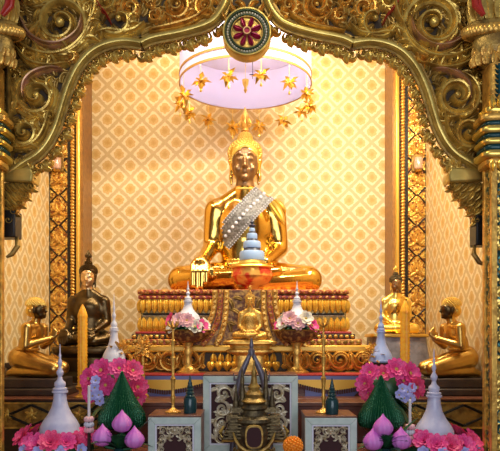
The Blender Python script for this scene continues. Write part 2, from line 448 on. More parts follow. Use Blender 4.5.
for side in (0, 1):
    pf = rnd if side == 1 else [(-a, d) for a, d in rnd][::-1]
    for S in (S1, S2):
        MB().strip([A(*p) for p in mir(S, side)], 4.6 * KA, YA, 0.055, pf).build('arch_moulding', M['gold_olive'], arch, world=True)
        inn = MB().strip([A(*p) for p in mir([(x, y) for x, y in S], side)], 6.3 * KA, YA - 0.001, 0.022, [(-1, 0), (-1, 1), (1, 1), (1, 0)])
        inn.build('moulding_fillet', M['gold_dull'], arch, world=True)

# spandrel scrolls, px: centre, radius, start angle (deg, image up positive), turns, sense, width
SCR = [
    (39, 98, 23, 100, 1.7, 1, 4.6, 'gold_old'), (27, 134, 16, 150, 1.6, 1, 4.0, 'gold_old'),
    (62, 26, 33, 215, 1.9, 1, 5.2, 'gold_old'), (88, 10, 11, -60, 1.5, 1, 3.0, 'gold_old'),
    (44, 62, 9, 200, 1.5, 1, 2.5, 'gold_old'), (72, 58, 6.5, 200, 1.4, 1, 2.0, 'gold_mid'), (30, 55, 6, 20, 1.4, -1, 2.0, 'gold_old'),
    (131, 10, 12, 60, 1.6, 1, 3.4, 'gold_mid'), (120, 22, 21, 190, 0.75, 1, 4.0, 'gold_old'), (155, 18, 7, 120, 1.5, -1, 2.4, 'gold_mid'),
    (178, 8, 15, 200, 1.7, 1, 3.6, 'gold_mid'), (205, 8, 10, -30, 1.6, -1, 3.0, 'gold_mid'), (150, 1, 8, 0, 1.5, 1, 2.4, 'gold_mid'),
    (106, 4, 9, 90, 1.5, -1, 2.6, 'gold_old'), (16, 78, 7, 0, 1.4, 1, 2.4, 'gold_old'), (216, -4, 8, 100, 1.5, 1, 2.5, 'gold_mid'),
    (52, 118, 7, 10, 1.4, -1, 2.2, 'gold_old'), (193, 24, 5, 10, 1.3, 1, 1.8, 'gold_mid'), (20, 108, 6, 200, 1.4, -1, 2.0, 'gold_mid'),
    (34, -4, 12, 30, 1.6, 1, 3.4, 'gold_old'), (60, -6, 10, 100, 1.5, -1, 3, 'gold_old'),
]
def clear_of_path(px, py, d):
    return min((px - x) ** 2 + (py - y) ** 2 for x, y in FULL[::2]) > d * d
def above(px, py):
    # inside the spandrel: ray to the left/top of the moulding line
    if py < -20 or px < -8 or px > 228: return False
    cnt = False; poly = [(-14, 176)] + FULL + [(229, -40), (-14, -40)]
    j = len(poly) - 1
    for i in range(len(poly)):
        xi, yi = poly[i]; xj, yj = poly[j]
        if (yi > py) != (yj > py) and px < (xj - xi) * (py - yi) / (yj - yi) + xi: cnt = not cnt
        j = i
    return cnt
for side in (0, 1):
    sx = 1 if side == 0 else -1
    def AX(px, py): return A(px if side == 0 else 2 * MX - px, py)
    rng = random.Random(11 + side)
    for ci, (cx, cy, R, a0, tn, sg, w, mk) in enumerate(SCR):
        mb = MB()
        X, Z = AX(cx, cy)
        a0r = math.radians(a0) if side == 0 else PI - math.radians(a0)
        g = sg * sx
        lift = 0.075 if R > 12 else 0.055
        pts = mb.spiral(X, Z, R * KA, a0r, tn, g, w * KA * 1.5, YA, lift)
        nl = int(7 + R * 0.5)
        for q in range(nl):
            i = int((0.02 + 0.62 * q / nl) * len(pts)); x, z = pts[i]; x2, z2 = pts[min(i + 1, len(pts) - 1)]
            ta = math.atan2(z2 - z, x2 - x)
            L = (R * 0.8 + 3) * KA * rng.uniform(0.6, 0.95) * (1 - 0.35 * q / nl)
            mid = (x + L * 0.7 * math.cos(ta - g * 0.5), z + L * 0.7 * math.sin(ta - g * 0.5))
            mpx = 250 + mid[0] / KA; mpy = HZ - (mid[1] - CZ) / KA
            if side == 1: mpx = 2 * MX - mpx
            if not above(mpx, mpy) or not clear_of_path(mpx, mpy, 5.5): continue
            mb.leaf(x, z, ta - g * 0.45, L, (w * 0.65 + 1.2) * KA, YA, lift * rng.uniform(0.9, 1.15), curl=g * rng.uniform(0.9, 2.2) * (1 if rng.random() < 0.55 else -0.8), n=10)
        mb.build('carved_scroll', M[mk], arch, world=True)
    # sweeping nested leaf ribs below the large scroll, and the fills between
    ribs = [([(14, 30), (20, 45), (34, 54), (52, 58), (70, 54), (84, 42), (92, 26), (94, 8)], 3.2, 'gold_old'),
            ([(18, 50), (30, 64), (50, 69), (70, 66)], 2.8, 'gold_old'),
            ([(22, 20), (30, 36), (46, 46), (64, 46), (80, 34), (84, 18)], 2.6, 'pink_gilt'),
            ([(100, 36), (110, 34), (122, 36), (135, 34), (146, 26)], 3.4, 'gold_old'),
            ([(150, 34), (165, 31), (182, 27), (197, 21), (208, 12)], 2.8, 'gold_mid'),
            ([(26, 100), (27, 86), (36, 76), (52, 71), (64, 72)], 2.6, 'pink_gilt'),
            ([(14, 150), (30, 149), (41, 141), (48, 128), (52, 112)], 2.6, 'gold_old'),
            ([(88, 30), (96, 18), (99, 2), (96, -12)], 3.0, 'gold_old'),
            ([(9, 20), (10, 60), (11, 100), (12, 150), (10, 172)], 2.4, 'gold_dull')]
    for pts, w, mk in ribs:
        sp = smooth_path(pts, 5); n = len(sp)
        ws = [1.35 * w * KA * max(0.12, math.sin(PI * (0.06 + 0.9 * i / (n - 1))) ** 0.7) for i in range(n)]
        MB().strip([AX(*p) for p in sp], ws, YA, 0.07).build('carved_rib', M[mk], arch, world=True)
    for pts in ([(94, -6), (100, 8), (108, 18), (112, 26)], [(16, -6), (18, 8), (14, 16)]):
        sp = smooth_path(pts, 5); n = len(sp)
        MB().strip([AX(*p) for p in sp], [2.6 * KA * (1 - 0.8 * i / n) for i in range(n)], YA, 0.06).build('red_ribbon', M['red_lac'], arch, world=True)
    fill = MB()
    gy = -14
    while gy < 172:
        gx = -4
        while gx < 226:
            px = gx + rng.uniform(-2.5, 2.5); py = gy + rng.uniform(-2.5, 2.5)
            if above(px, py) and clear_of_path(px, py, 8):
                X, Z = AX(px, py)
                best = min(SCR, key=lambda s: (s[0] - px) ** 2 + (s[1] - py) ** 2 - s[2] ** 2)
                a = math.atan2(-(py - best[1]), (px - best[0])) + best[5] * 1.2 + rng.uniform(-0.5, 0.5)
                if side == 1: a = PI - a
                fill.leaf(X, Z, a, rng.uniform(10, 15) * KA, rng.uniform(2.6, 3.7) * KA, YA, rng.uniform(0.025, 0.045), curl=rng.choice((-1.8, 1.6, 2.2)), n=7)
            gx += 7.4
        gy += 7.4
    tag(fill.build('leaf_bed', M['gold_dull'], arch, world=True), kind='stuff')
# fringe of curled leaves hanging inside the moulding
def fringe_mesh():
    mb = MB(); u = KA
    for q in (-1, 1):
        mb.spiral(q * 3.4 * u, -4.0 * u, 3.8 * u, PI / 2 - q * 0.7, 1.2, q * -1, 1.7 * u, 0, 0.04)
        mb.leaf(q * 1.5 * u, -5.0 * u, -PI / 2 + q * 0.9, 6.0 * u, 2.0 * u, 0, 0.04, curl=q * 2.0)
    mb.leaf(0, -2 * u, -PI / 2, 9.0 * u, 3.7 * u, 0, 0.055, curl=0.9)
    mb.ball((0, -0.02, -5 * u), (2.0 * u, 0.025, 2.2 * u), 8, 6)
    return mb
fr0 = fringe_mesh().build('fringe_leaf', M['gold_old'], arch)
first = True
for side in (0, 1):
    acc = 0; last = FULL[4]; nxt = 6
    for i in range(5, len(FULL) - 8):
        x, y = FULL[i]; acc += math.hypot(x - last[0], y - last[1]); last = (x, y)
        if acc >= nxt:
            nxt += 15.4
            x2, y2 = FULL[i + 1]; tx, ty = x2 - x, y2 - y; l = math.hypot(tx, ty); tx /= l; ty /= l
            nx, ny = -ty, tx          # image coordinates: to the inside of the arch (right / down)
            if nx < 0 and ny < 0: nx, ny = -nx, -ny
            ox, oy = x + nx * 5.5, y + ny * 5.5
            if side == 1: ox = 2 * MX - ox; nx = -nx
            o = fr0 if first else fr0.copy()
            if not first: C.objects.link(o)
            first = False
            p = P(ox, oy, YA); o.location = Vector((p.x, YA + 0.01, p.z)) - Vector(arch['_o'])
            d = math.atan2(-ny, nx)       # world direction in x-z
            d = d * 0.75 + (-PI / 2) * 0.25 if abs(d + PI / 2) < 2.2 else d
            sc = 1.12 + 0.2 * ((i * 7) % 5) / 4
            o.rotation_euler = (0, -(d + PI / 2), 0); o.scale = (sc, 1, sc)

# wheel medallion
c = P(247, 33.5, 4.03)
med = thing('wheel_medallion', tuple(c), 'round green and gold medallion with a ruby eight-spoked wheel at the top of the arch', 'medallion')
u = 4.03 / F
def disc(r0, r1, d, y=0.0, n=40):
    """ring facing -y, from radius r0 to r1, standing d proud"""
    mb = MB(); prof = [(r1, 0), (r1, -d * 0.7), (r1 - 0.25 * (r1 - r0), -d), (r0 + 0.25 * (r1 - r0), -d), (r0, -d * 0.7), (r0, 0)]
    vs = []; fs = []
    for r, yy in prof:
        for k in range(n): a = 2 * PI * k / n; vs.append((r * math.cos(a), y + yy, r * math.sin(a)))
    for i in range(len(prof) - 1):
        for k in range(n): fs.append((i * n + k, i * n + (k + 1) % n, (i + 1) * n + (k + 1) % n, (i + 1) * n + k))
    mb.add(vs, fs); return mb
def plate(r, y, t=0.02, n=40):
    mb = MB(); vs = [(r * math.cos(2 * PI * k / n), yy, r * math.sin(2 * PI * k / n)) for yy in (y, y - t) for k in range(n)]
    mb.add(vs, [tuple(range(n)), tuple(range(2 * n - 1, n - 1, -1))] + [(k, (k + 1) % n, n + (k + 1) % n, n + k) for k in range(n)]); return mb
plate(24.5 * u, 0.07, 0.07).build('back_disc', M['gold_olive'], med)
disc(22 * u, 24.5 * u, 0.035).build('gold_rim', M['gold_olive'], med)
disc(21 * u, 22.2 * u, 0.03).build('green_line', M['cer_green'], med)
bd = MB()
for k in range(44):
    a = 2 * PI * k / 44; bd.ball((19.3 * u * math.cos(a), -0.018, 19.3 * u * math.sin(a)), 1.35 * u, 8, 5)
disc(17.8 * u, 21 * u, 0.012).build('bead_ground', M['gold_olive'], med)
bd.build('bead_ring', M['silver_carve'], med)
disc(16.4 * u, 17.8 * u, 0.03).build('green_ring', M['cer_green'], med)
disc(14.6 * u, 16.4 * u, 0.026).build('olive_ring', M['gold_dull'], med)
plate(15.4 * u, 0.0, 0.012).build('gold_field', M['gold_old'], med)
sp = None
for k in range(8):
    a = 2 * PI * k / 8 + PI / 8
    mb = MB(); n = 8
    pts = [((3 + 11.5 * i / (n - 1)) * u * math.cos(a), (3 + 11.5 * i / (n - 1)) * u * math.sin(a)) for i in range(n)]
    mb.strip(pts, [u * (0.9 + 1.9 * math.sin(PI * (i / (n - 1)) ** 1.5) ** 1) for i in range(n)], -0.01, 0.03)
    mb.build('spoke', M['wheel_red'], med)
hb = plate(4.2 * u, -0.01, 0.03).build('hub', M['wheel_red'], med)
disc(2.2 * u, 4.4 * u, 0.03, -0.018).build('hub_ring', M['pink_gilt'], med)
crn = MB()
for q in (-1, 1):
    crn.leaf(q * 2 * u, 25 * u, PI / 2 - q * 0.4, 14 * u, 3 * u, 0.02, 0.05, curl=-q * 1.6)
    crn.leaf(q * 10 * u, 22 * u, PI / 2 - q * 1.0, 14 * u, 2.6 * u, 0.02, 0.05, curl=q * 1.6)
    crn.leaf(q * 20 * u, 14 * u, PI / 2 - q * 0.8, 12 * u, 2.4 * u, 0.02, 0.04, curl=q * 1.2)
    crn.leaf(q * 23 * u, 4 * u, -q * 0.2 + (PI if q < 0 else 0), 10 * u, 2.2 * u, 0.02, 0.04, curl=-q * 1.2)
crn.build('crown_leaves', M['gold_mid'], med)

# corbels under the arch ends
def corbel(px_in, px_out, side, label):
    xi = A(px_in, 0)[0]; xo = A(px_out, 0)[0]
    z = lambda py: A(0, py)[1]
    s = 1 if xi > xo else -1                          # towards the opening
    t = bpy.data.objects.new('corbel', None); C.objects.link(t); t.empty_display_size = 0.05
    t.parent = arch; t['_o'] = (xo, YA, z(216)); t.location = Vector(t['_o']) - Vector(arch['_o'])
    w = abs(xi - xo)
    def pr(pts, y0, y1): return MB().prism([(xo + s * w * a, z(py)) for a, py in pts], y0, y1)
    pr([(0, 166), (1.08, 158), (1.0, 164), (0.98, 170), (0, 172)], YA - 0.02, YA + 0.1).build('top_mould', M['gold_old'], t, world=True, bevel=0.006)
    pr([(0, 171), (0.95, 169), (1.02, 176), (0.98, 184), (0, 182)], YA - 0.05, YA + 0.1).build('gold_band', M['gold_olive'], t, world=True, bevel=0.012)
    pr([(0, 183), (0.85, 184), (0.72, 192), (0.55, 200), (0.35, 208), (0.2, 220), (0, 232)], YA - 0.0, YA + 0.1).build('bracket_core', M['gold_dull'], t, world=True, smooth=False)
    lf = MB()
    rr = random.Random(3)
    for row, (py, wmax) in enumerate(((184, 0.9), (192, 0.75), (200, 0.55), (208, 0.36), (217, 0.22))):
        n = max(2, int(5 * wmax + 1))
        for i in range(n):
            f = wmax * (i + 0.5) / n
            x = xo + s * w * f
            lf.leaf(x, z(py), -PI / 2 + s * 0.5, 13 * KA, 3.0 * KA, YA + 0.005, 0.045, curl=s * rr.uniform(0.4, 1.6))
        lf.spiral(xo + s * w * (wmax + 0.02), z(py + 4), 3.6 * KA, PI / 2, 1.3, -s, 1.4 * KA, YA, 0.05)
    lf.build('carved_leaves', M['gold_old'], t, world=True)
    up = MB()
    for i in range(5):
        up.leaf(xo + s * w * (i + 0.5) / 5, z(168), PI / 2 + s * 0.3, 10 * KA, 3.0 * KA, YA - 0.01, 0.04, curl=-s * 0.9)
    up.build('upper_leaves', M['gold_old'], t, world=True)
corbel(35, 3, 0, '')
corbel(447, 484, 1, '')

# columns
def column(cx, s, label):
    """s points from the column to the opening"""
    y0 = 3.90
    t = thing('mosaic_column', (cx, y0, 0), label, 'column', 'columns before the arch')
    zz = lambda py: CZ + (HZ - py) * 3.87 / F
    def sq(hw, a, b, y=0.1): return MB().box(-hw, hw, -y, 0.09, a, b)
    sq(0.185, 0.0, zz(166)).build('shaft', M['mosaic_col'], t, bevel=0.004)
    ed = MB()
    for q in (-1, 1): ed.box(q * 0.185 - 0.018, q * 0.185 + 0.018, -0.112, -0.075, 0.0, zz(166)); ed.box(q * 0.185 - 0.012, q * 0.185 + 0.012, 0.02, 0.06, 0, zz(166))
    ed.build('edge_strips', M['gold_mid'], t, bevel=0.005)
    hb = MB(); z = 0.2
    while z < zz(170):
        for q in (-1, 1):
            hb.leaf(q * 0.02 + s * -0.0, z, PI / 2 - q * 0.9, 0.16, 0.02, -0.1, 0.02, curl=-q * 0.4)
            hb.leaf(-s * 0.0 + q * 0.15, z, PI / 2 + q * 0.9, 0.1, 0.016, -0.1, 0.02, curl=q * 0.4)
        z += 0.07
    hb.build('herringbone_inlay', M['gold_mid'], t)
    bands = [(168, 160, 0.225, 'gold_mid'), (160, 153, 0.25, 'gold_bright'), (153, 147, 0.235, 'teal'), (147, 141, 0.25, 'gold_bright'), (141, 136, 0.24, 'teal'), (136, 129, 0.26, 'gold_bright'), (129, 124, 0.24, 'teal'), (124, 116, 0.255, 'gold_mid'), (116, 108, 0.225, 'gold_bright')]
    for a, b, hw, mk in bands:
        MB().lathe([(hw * 0.94, zz(a)), (hw, zz(a) + 0.012), (hw, zz(b) - 0.012), (hw * 0.94, zz(b))], 48, sy=0.45, power=6).build('band', M[mk], t)
    lf = MB()
    for i in range(9):
        lf.leaf(-0.2 + 0.05 * i, zz(112), PI / 2, 0.08, 0.02, -0.108, 0.03, curl=0.3)
        lf.leaf(-0.2 + 0.05 * i, zz(164), -PI / 2, 0.07, 0.02, -0.108, 0.03, curl=0.3)
    lf.build('leaf_collar', M['gold_bright'], t)
    MB().lathe([(0.2, zz(108)), (0.2, zz(66))], 48, sy=0.45, power=6).build('neck', M['gold_mid'], t)
    nb = MB()
    for x in (-0.15, -0.05, 0.05, 0.15):
        z = zz(106)
        while z < zz(70):
            for q in (-1, 1): nb.leaf(x, z, PI / 2 - q * 0.8, 0.035, 0.008, -0.09, 0.012, curl=0)
            z += 0.03
        nb.box(x - 0.006, x + 0.006, -0.1, -0.085, zz(106), zz(68))
    nb.build('teal_inlay', M['teal'], t)
    # bulb with leaves and the rope ring
    MB().lathe([(0.19, zz(68)), (0.24, zz(62)), (0.275, zz(52)), (0.285, zz(44)), (0.27, zz(36))], 40, sy=0.36).build('capital_bulb', M['gold_dull'], t)
    cl = MB(); rr = random.Random(5)
    for row in range(3):
        for k in range(15):
            a = -PI + PI * (k + 0.5 * (row % 2)) / 14
            r = 0.285 - 0.02 * row * 0.6
            def mp(q, a=a, r=r):
                x, y, z = q; rr_ = r - y
                return (rr_ * math.cos(a + x / r), 0.36 * rr_ * math.sin(a + x / r), z)
            cl.leaf(0, zz(66 - row * 9), PI / 2 + rr.uniform(-0.4, 0.4), 0.085, 0.024, 0.015, 0.04, curl=rr.choice((-1.2, 1.2)), mp=mp)
    cl.build('capital_leaves', M['gold_mid'], t)
    ring = MB()
    for k in range(60):
        a = 2 * PI * k / 60
        ring.ball((0.325 * math.cos(a), 0.085 * math.sin(a), zz(31)), (0.03, 0.022, 0.036), 8, 5)
    ring.build('rope_ring', M['gold_mid'], t)
    MB().lathe([(0.28, zz(37)), (0.335, zz(35)), (0.34, zz(33)), (0.31, zz(25)), (0.3, zz(22))], 40, sy=0.28).build('ring_core', M['gold_dull'], t)
    MB().lathe([(0.3, zz(22)), (0.25, zz(14)), (0.26, zz(2)), (0.34, zz(-12)), (0.36, zz(-20))], 40, sy=0.28).build('upper_capital', M['gold_dull'], t)
    ul = MB()
    for k in range(13):
        a = -PI + PI * k / 12
        def mp(q, a=a):
            x, y, z = q; rr_ = 0.27 - y
            return (rr_ * math.cos(a + x / 0.27), 0.3 * rr_ * math.sin(a + x / 0.27), z)
        ul.leaf(0, zz(21), PI / 2, 0.2, 0.035, 0.0, 0.06, curl=(1 if k % 2 else -1) * 0.9, mp=mp)
    ul.build('upper_leaves', M['gold_old'], t)
    rb = MB(); rb.strip([(s * 0.25, zz(22)), (s * 0.29, zz(12)), (s * 0.3, zz(0)), (s * 0.27, zz(-10))], [0.012, 0.03, 0.03, 0.01], -0.1, 0.03)
    rb.build('red_leaf', M['red_lac'], t)
    return t
column(1.68, -1, 'gold and green mosaic column with teal bands at the right edge of the arch')
column(-1.765, 1, 'gold and green mosaic column cut off by the left edge of the picture')

def speaker(x0, x1, py0, py1, s, label):
    z0 = P(0, py1, 4.1).z; z1 = P(0, py0, 4.1).z; cx = (x0 + x1) / 2
    t = thing('wall_speaker', (cx, 4.06, z0), label, 'speaker')
    w = abs(x1 - x0) / 2; h = z1 - z0
    MB().box(-w, w, 0.001, 0.13, 0, h).build('cabinet', M['black'], t, bevel=0.008)
    MB().tube([(s * (w - 0.01), 0.06, 0.01), (s * (w + 0.0), 0.05, -0.05), (s * (w - 0.03), 0.03, -0.11), (s * (w - 0.06), 0.012, -0.13)], [0.012, 0.018, 0.016, 0.008], 8).build('bracket', M['gold_dull'], t)
speaker(1.482, 1.60, 216, 246, -1, 'small black loudspeaker behind the banded mosaic column at right')
speaker(-1.66, -1.54, 211, 238, 1, 'small black loudspeaker below the corbel near the left picture edge')

# ------------------------------------------------------------------ altar platforms
plat = thing('altar_platform', (-0.14, 4.9, 0), 'broad dark altar platform with black and gold diamond front under the statues', 'platform')
MB().box(-2.22, 1.945, 4.92, 6.885, 0, 0.985).build('body', M['dark_wood'], plat, world=True, smooth=False)
MB().box(-2.22, 1.945, 4.88, 6.885, 0.985, 1.0).build('top_board', M['brown_wood'], plat, world=True, bevel=0.004)
zt, zb = P(0, 404, 4.9).z, P(0, 427, 4.9).z
MB().box(-2.22, 1.945, 4.905, 4.92, zb, zt).build('diamond_panel', M['gold_dull'], plat, world=True, smooth=False)
dm = MB(); x = -2.3; hw = 0.19
while x < 1.7:
    xm, zm = x + hw, (zt + zb) / 2; hh = (zt - zb) / 2 - 0.008
    for q in (-1, 1):
        if x > -2.22: dm.strip([(x, zm), (xm, zm + q * hh)], 0.011, 4.905, 0.01)
        dm.strip([(xm, zm + q * hh), (min(1.94, x + 2 * hw), zm)], 0.011, 4.905, 0.01)
    x += 2 * hw
dm.build('black_lattice', M['black'], plat, world=True, smooth=False)
dl = MB(); x = -2.3
while x < 1.5:
    for dx in (0, hw):
        cx_ = x + hw + dx; zm = (zt + zb) / 2
        if -2.1 < cx_ < 1.85:
            for k in range(6):
                a = k * PI / 3 + 0.3; dl.leaf(cx_, zm + (0 if dx == 0 else 0), a, 0.06, 0.012, 4.905, 0.012, curl=0.8)
            dl.ball((cx_, 4.9, zm), (0.02, 0.01, 0.02), 8, 5)
    x += 2 * hw
dl.build('gilt_leaves', M['gold_old'], plat, world=True)
MB().box(-2.22, 1.945, 4.895, 4.92, zt, zt + 0.014).box(-2.22, 1.945, 4.895, 4.92, zb - 0.014, zb).build('panel_edges', M['gold_old'], plat, world=True, smooth=False)

ctab = thing('altar_table', (0.02, 4.6, 0), 'red-brown lacquered altar table behind the three framed offering stands', 'table')
MB().box(-0.98, 1.02, 4.6, 4.87, 0.97, 1.0).build('table_top', M['brown_wood'], ctab, world=True, bevel=0.005)
MB().box(-0.95, 0.99, 4.62, 4.87, 0.705, 0.97).build('apron', M['maroon'], ctab, world=True, smooth=False)
for x in (-0.9, 0.94): MB().box(x - 0.04, x + 0.04, 4.64, 4.72, 0, 0.705).build('leg', M['maroon'], ctab, world=True, bevel=0.005)
ftab = thing('offering_table', (0, 3.6, 0), 'low dark red-brown front table that carries flowers, urn and white stupas', 'table')
MB().box(-1.44, 1.42, 3.6, 4.58, 0.66, 0.70).build('table_top', M['maroon'], ftab, world=True, bevel=0.005)
for x in (-1.38, 1.36):
    for y in (3.66, 4.52): MB().box(x - 0.04, x + 0.04, y - 0.04, y + 0.04, 0, 0.66).build('leg', M['maroon'], ftab, world=True, bevel=0.005)
MB().box(-1.38, 1.36, 3.64, 3.67, 0.52, 0.66).build('apron', M['maroon'], ftab, world=True, smooth=False)

# middle platform (red carpet edge, gold band, valances)
YB = 5.1
bx0, bx1 = P(108, 0, YB).x, P(378, 0, YB).x
midp = thing('middle_platform', ((bx0 + bx1) / 2, YB, 1.0), 'middle platform with red carpet edge and gold band below the big statue', 'platform')
MB().box(bx0, bx1, YB, 6.86, 1.0, 1.165).build('body', M['maroon'], midp, world=True, smooth=False)
MB().box(bx0 - 0.02, bx1 + 0.02, YB - 0.03, 6.86, 1.165, 1.18).build('red_carpet', M['carpet'], midp, world=True, bevel=0.005)
MB().box(bx0, bx1, YB - 0.025, YB, 1.135, 1.165).build('blue_line', M['blue_cloth'], midp, world=True, smooth=False)
MB().box(bx0, bx1, YB - 0.02, YB, 1.075, 1.135).build('gold_band', M['yellow_cloth'], midp, world=True, bevel=0.004)
MB().box(bx0, bx1, YB - 0.02, YB, 1.0, 1.02).build('plinth', M['brown_wood'], midp, world=True, smooth=False)

def valance(px0, px1, label):
    x0 = P(px0, 0, 5.06).x; x1 = P(px1, 0, 5.06).x; cx = (x0 + x1) / 2; w = (x1 - x0) / 2
    t = thing('satin_valance', (cx, 5.06, 1.0), label, 'cloth', 'satin valances')
    n = 16
    lo = [(-w + 2 * w * i / n, 0.078 - 0.05 * (1 - (2 * i / n - 1) ** 2) if False else 0.045 + 0.055 * abs(2 * i / n - 1) ** 1.5) for i in range(n + 1)]
    MB().prism([(-w, 0.135)] + [(x, z) for x, z in lo] + [(w, 0.135)], -0.006, 0.006).build('gold_swag', M['yellow_cloth'], t)
    fr = MB()
    for i in range(n * 2):
        f = i / (n * 2 - 1); x = -w + 2 * w * f; z = 0.045 + 0.055 * abs(2 * f - 1) ** 1.5
        fr.box(x - w / n * 0.4, x + w / n * 0.4, -0.012, -0.002, z - 0.03, z + 0.006)
    fr.build('fringe', M['fringe'], t)
    MB().prism([(-w * 0.8, 0.1), (-w * 0.8, 0.0), (w * 0.55, 0.0), (w * 0.9, 0.1)], 0.007, 0.016).build('blue_backing', M['blue_cloth'], t)
valance(130, 202, 'gold fringed satin valance over blue cloth behind the left candlestick')
valance(298, 370, 'gold fringed satin valance over blue cloth behind the right candlestick')

# ------------------------------------------------------------------ big pedestal
PC = P(243.5, 0, 5.45).x
ped = thing('lotus_pedestal', (PC, 5.4, 1.18), 'tiered red and gold lotus pedestal carrying the large gold seated statue', 'pedestal')
kp = 5.45 / F
zp = lambda py: CZ + (HZ - py) * kp
def tier(name, hwpx, dy, py0, py1, m, bevel=0.008):
    hw = hwpx * kp
    return MB().box(PC - hw, PC + hw, 5.45 + dy, 6.8 - dy * 0.2, zp(py1), zp(py0)).build(name, m, ped, world=True, bevel=bevel)
def petals(name, hwpx, dy, py0, py1, npet, m, up=True, lean=0.02, alt=None):
    """row of pointed lotus petals on the front and the two sides"""
    mb = MB(); hw = hwpx * kp; y = 5.45 + dy
    z0, z1 = zp(py1), zp(py0); H = z1 - z0
    def row(n, L, mp):
        pw = L / n
        for i in range(n):
            x = -L / 2 + pw * (i + 0.5); k = 7
            pts = [(x, (z0 + H * j / (k - 1)) if up else (z1 - H * j / (k - 1))) for j in range(k)]
            ws = [pw * 0.5 * q for q in (0.95, 1.05, 1.08, 1.08, 1.02, 0.8, 0.2)]
            hs = [0.012, 0.028, 0.036, 0.036, 0.032, 0.026, 0.018]
            mb.strip(pts, ws, 0, hs, [(-1, 0), (-0.9, 0.5), (-0.65, 0.85), (-0.3, 0.75), (0, 1.05), (0.3, 0.75), (0.65, 0.85), (0.9, 0.5), (1, 0)], mp=mp)
    row(npet, 2 * hw, lambda q: (PC + q[0], y + q[1], q[2]))
    D = 6.8 - y; ns = int(npet * D / (2 * hw))
    row(ns, D, lambda q: (PC - hw + q[1], y + D / 2 - q[0], q[2]))
    row(ns, D, lambda q: (PC + hw - q[1], y + D / 2 + q[0], q[2]))
    return mb.build(name, m, ped, world=True)
def bosses(name, hwpx, dy, py, r, n, m):
    mb = MB(); hw = hwpx * kp
    for i in range(n): mb.ball((PC - hw + 2 * hw * (i + 0.5) / n, 5.45 + dy, zp(py)), (hw / n * 0.8, r, r * 0.9), 8, 5)
    return mb.build(name, m, ped, world=True)
tier('seat_slab', 106, 0.0, 289.5, 294, M['red_gold'])
bosses('upper_bosses', 105, 0.0, 292, 0.022, 30, M['red_gold'])
tier('upper_core', 103, 0.02, 294, 338, M['gold_dull'])
tier('red_lip', 105.5, 0.005, 295, 299, M['red_lac'])
bosses('lower_bosses', 105, 0.005, 297.5, 0.018, 34, M['red_gold'])
petals('petal_row', 103.5, 0.015, 299.5, 313, 36, M['gold_paint'], up=False)
tier('dark_fillet', 101, 0.0, 313, 315, M['black'])
tier('white_fillet', 101.5, 0.008, 315, 316.5, M['silver_carve'])
petals('petal_row', 103, 0.015, 317.5, 331.5, 34, M['gold_paint'], up=True)
tier('red_fillet', 108, -0.02, 331.5, 334, M['red_lac'])
bosses('fillet_bosses', 111, -0.04, 336.5, 0.018, 40, M['gold_mid'])
tier('dark_step', 111, -0.04, 334, 339, M['ground_dark'])
tier('carved_step', 117, -0.07, 339, 345, M['red_gold'])
bosses('step_bosses', 117, -0.07, 342, 0.022, 36, M['gold_dull'])
tier('gold_step', 125, -0.12, 345, 352, M['yellow_cloth'], 0.015)
# base tier with big curls
tier('base_core', 122, -0.1, 352, 371, M['ground_dark'])
MB().box(PC - 125 * kp, PC + 125 * kp, 5.3, 6.8, 1.18, zp(370.8)).build('base_slab', M['gold_dull'], ped, world=True, bevel=0.006)
for q in (-1, 1):
    for i in range(4):
        cxp = 50 + i * 22
        mb = MB(); X = PC + q * cxp * kp; Z = zp(359.3)
        mb.spiral(X, Z, 10.3 * kp, PI / 2 + q * 1.0, 1.7, q, 4.2 * kp, 5.35, 0.07)
        mb.leaf(X - q * 9 * kp, Z - 6 * kp, PI / 2 - q * 0.2, 15 * kp, 3.6 * kp, 5.35, 0.06, curl=q * 1.4)
        mb.leaf(X - q * 12 * kp, Z - 8 * kp, PI / 2 - q * 0.9, 12 * kp, 3.2 * kp, 5.35, 0.05, curl=-q * 1.2)
        mb.leaf(X + q * 3 * kp, Z - 8.5 * kp, -q * 0.1 + (0 if q > 0 else PI), 14 * kp, 2.2 * kp, 5.35, 0.05, curl=q * 1.1)
        mb.leaf(X + q * 8 * kp, Z + 2 * kp, PI / 2 - q * 0.7, 10 * kp, 2.0 * kp, 5.35, 0.045, curl=q * 1.3)
        mb.build('base_curl', M['gold_mid'], ped, world=True)
# lotus dais in the centre
dais = MB()
for row, (py0, py1, hwp, dy, up) in enumerate(((352, 362, 33, -0.08, True), (361, 370.5, 36, -0.11, False))):
    n = 9; y = 5.45 + dy
    for i in range(n):
        x = PC + (-hwp + 2 * hwp * (i + 0.5) / n) * kp; k = 6; z0, z1 = zp(py1), zp(py0)
        pts = [(x, (z0 + (z1 - z0) * j / 5) if up else (z1 - (z1 - z0) * j / 5)) for j in range(k)]
        dais.strip(pts, [hwp / n * kp * w for w in (0.8, 1.0, 1.0, 0.9, 0.6, 0.1)], y, [0.02, 0.04, 0.05, 0.045, 0.035, 0.02])
dais.box(PC - 33 * kp, PC + 33 * kp, 5.36, 5.4, 1.184, zp(351))
dais.build('lotus_dais', M['gold_paint'], ped, world=True)

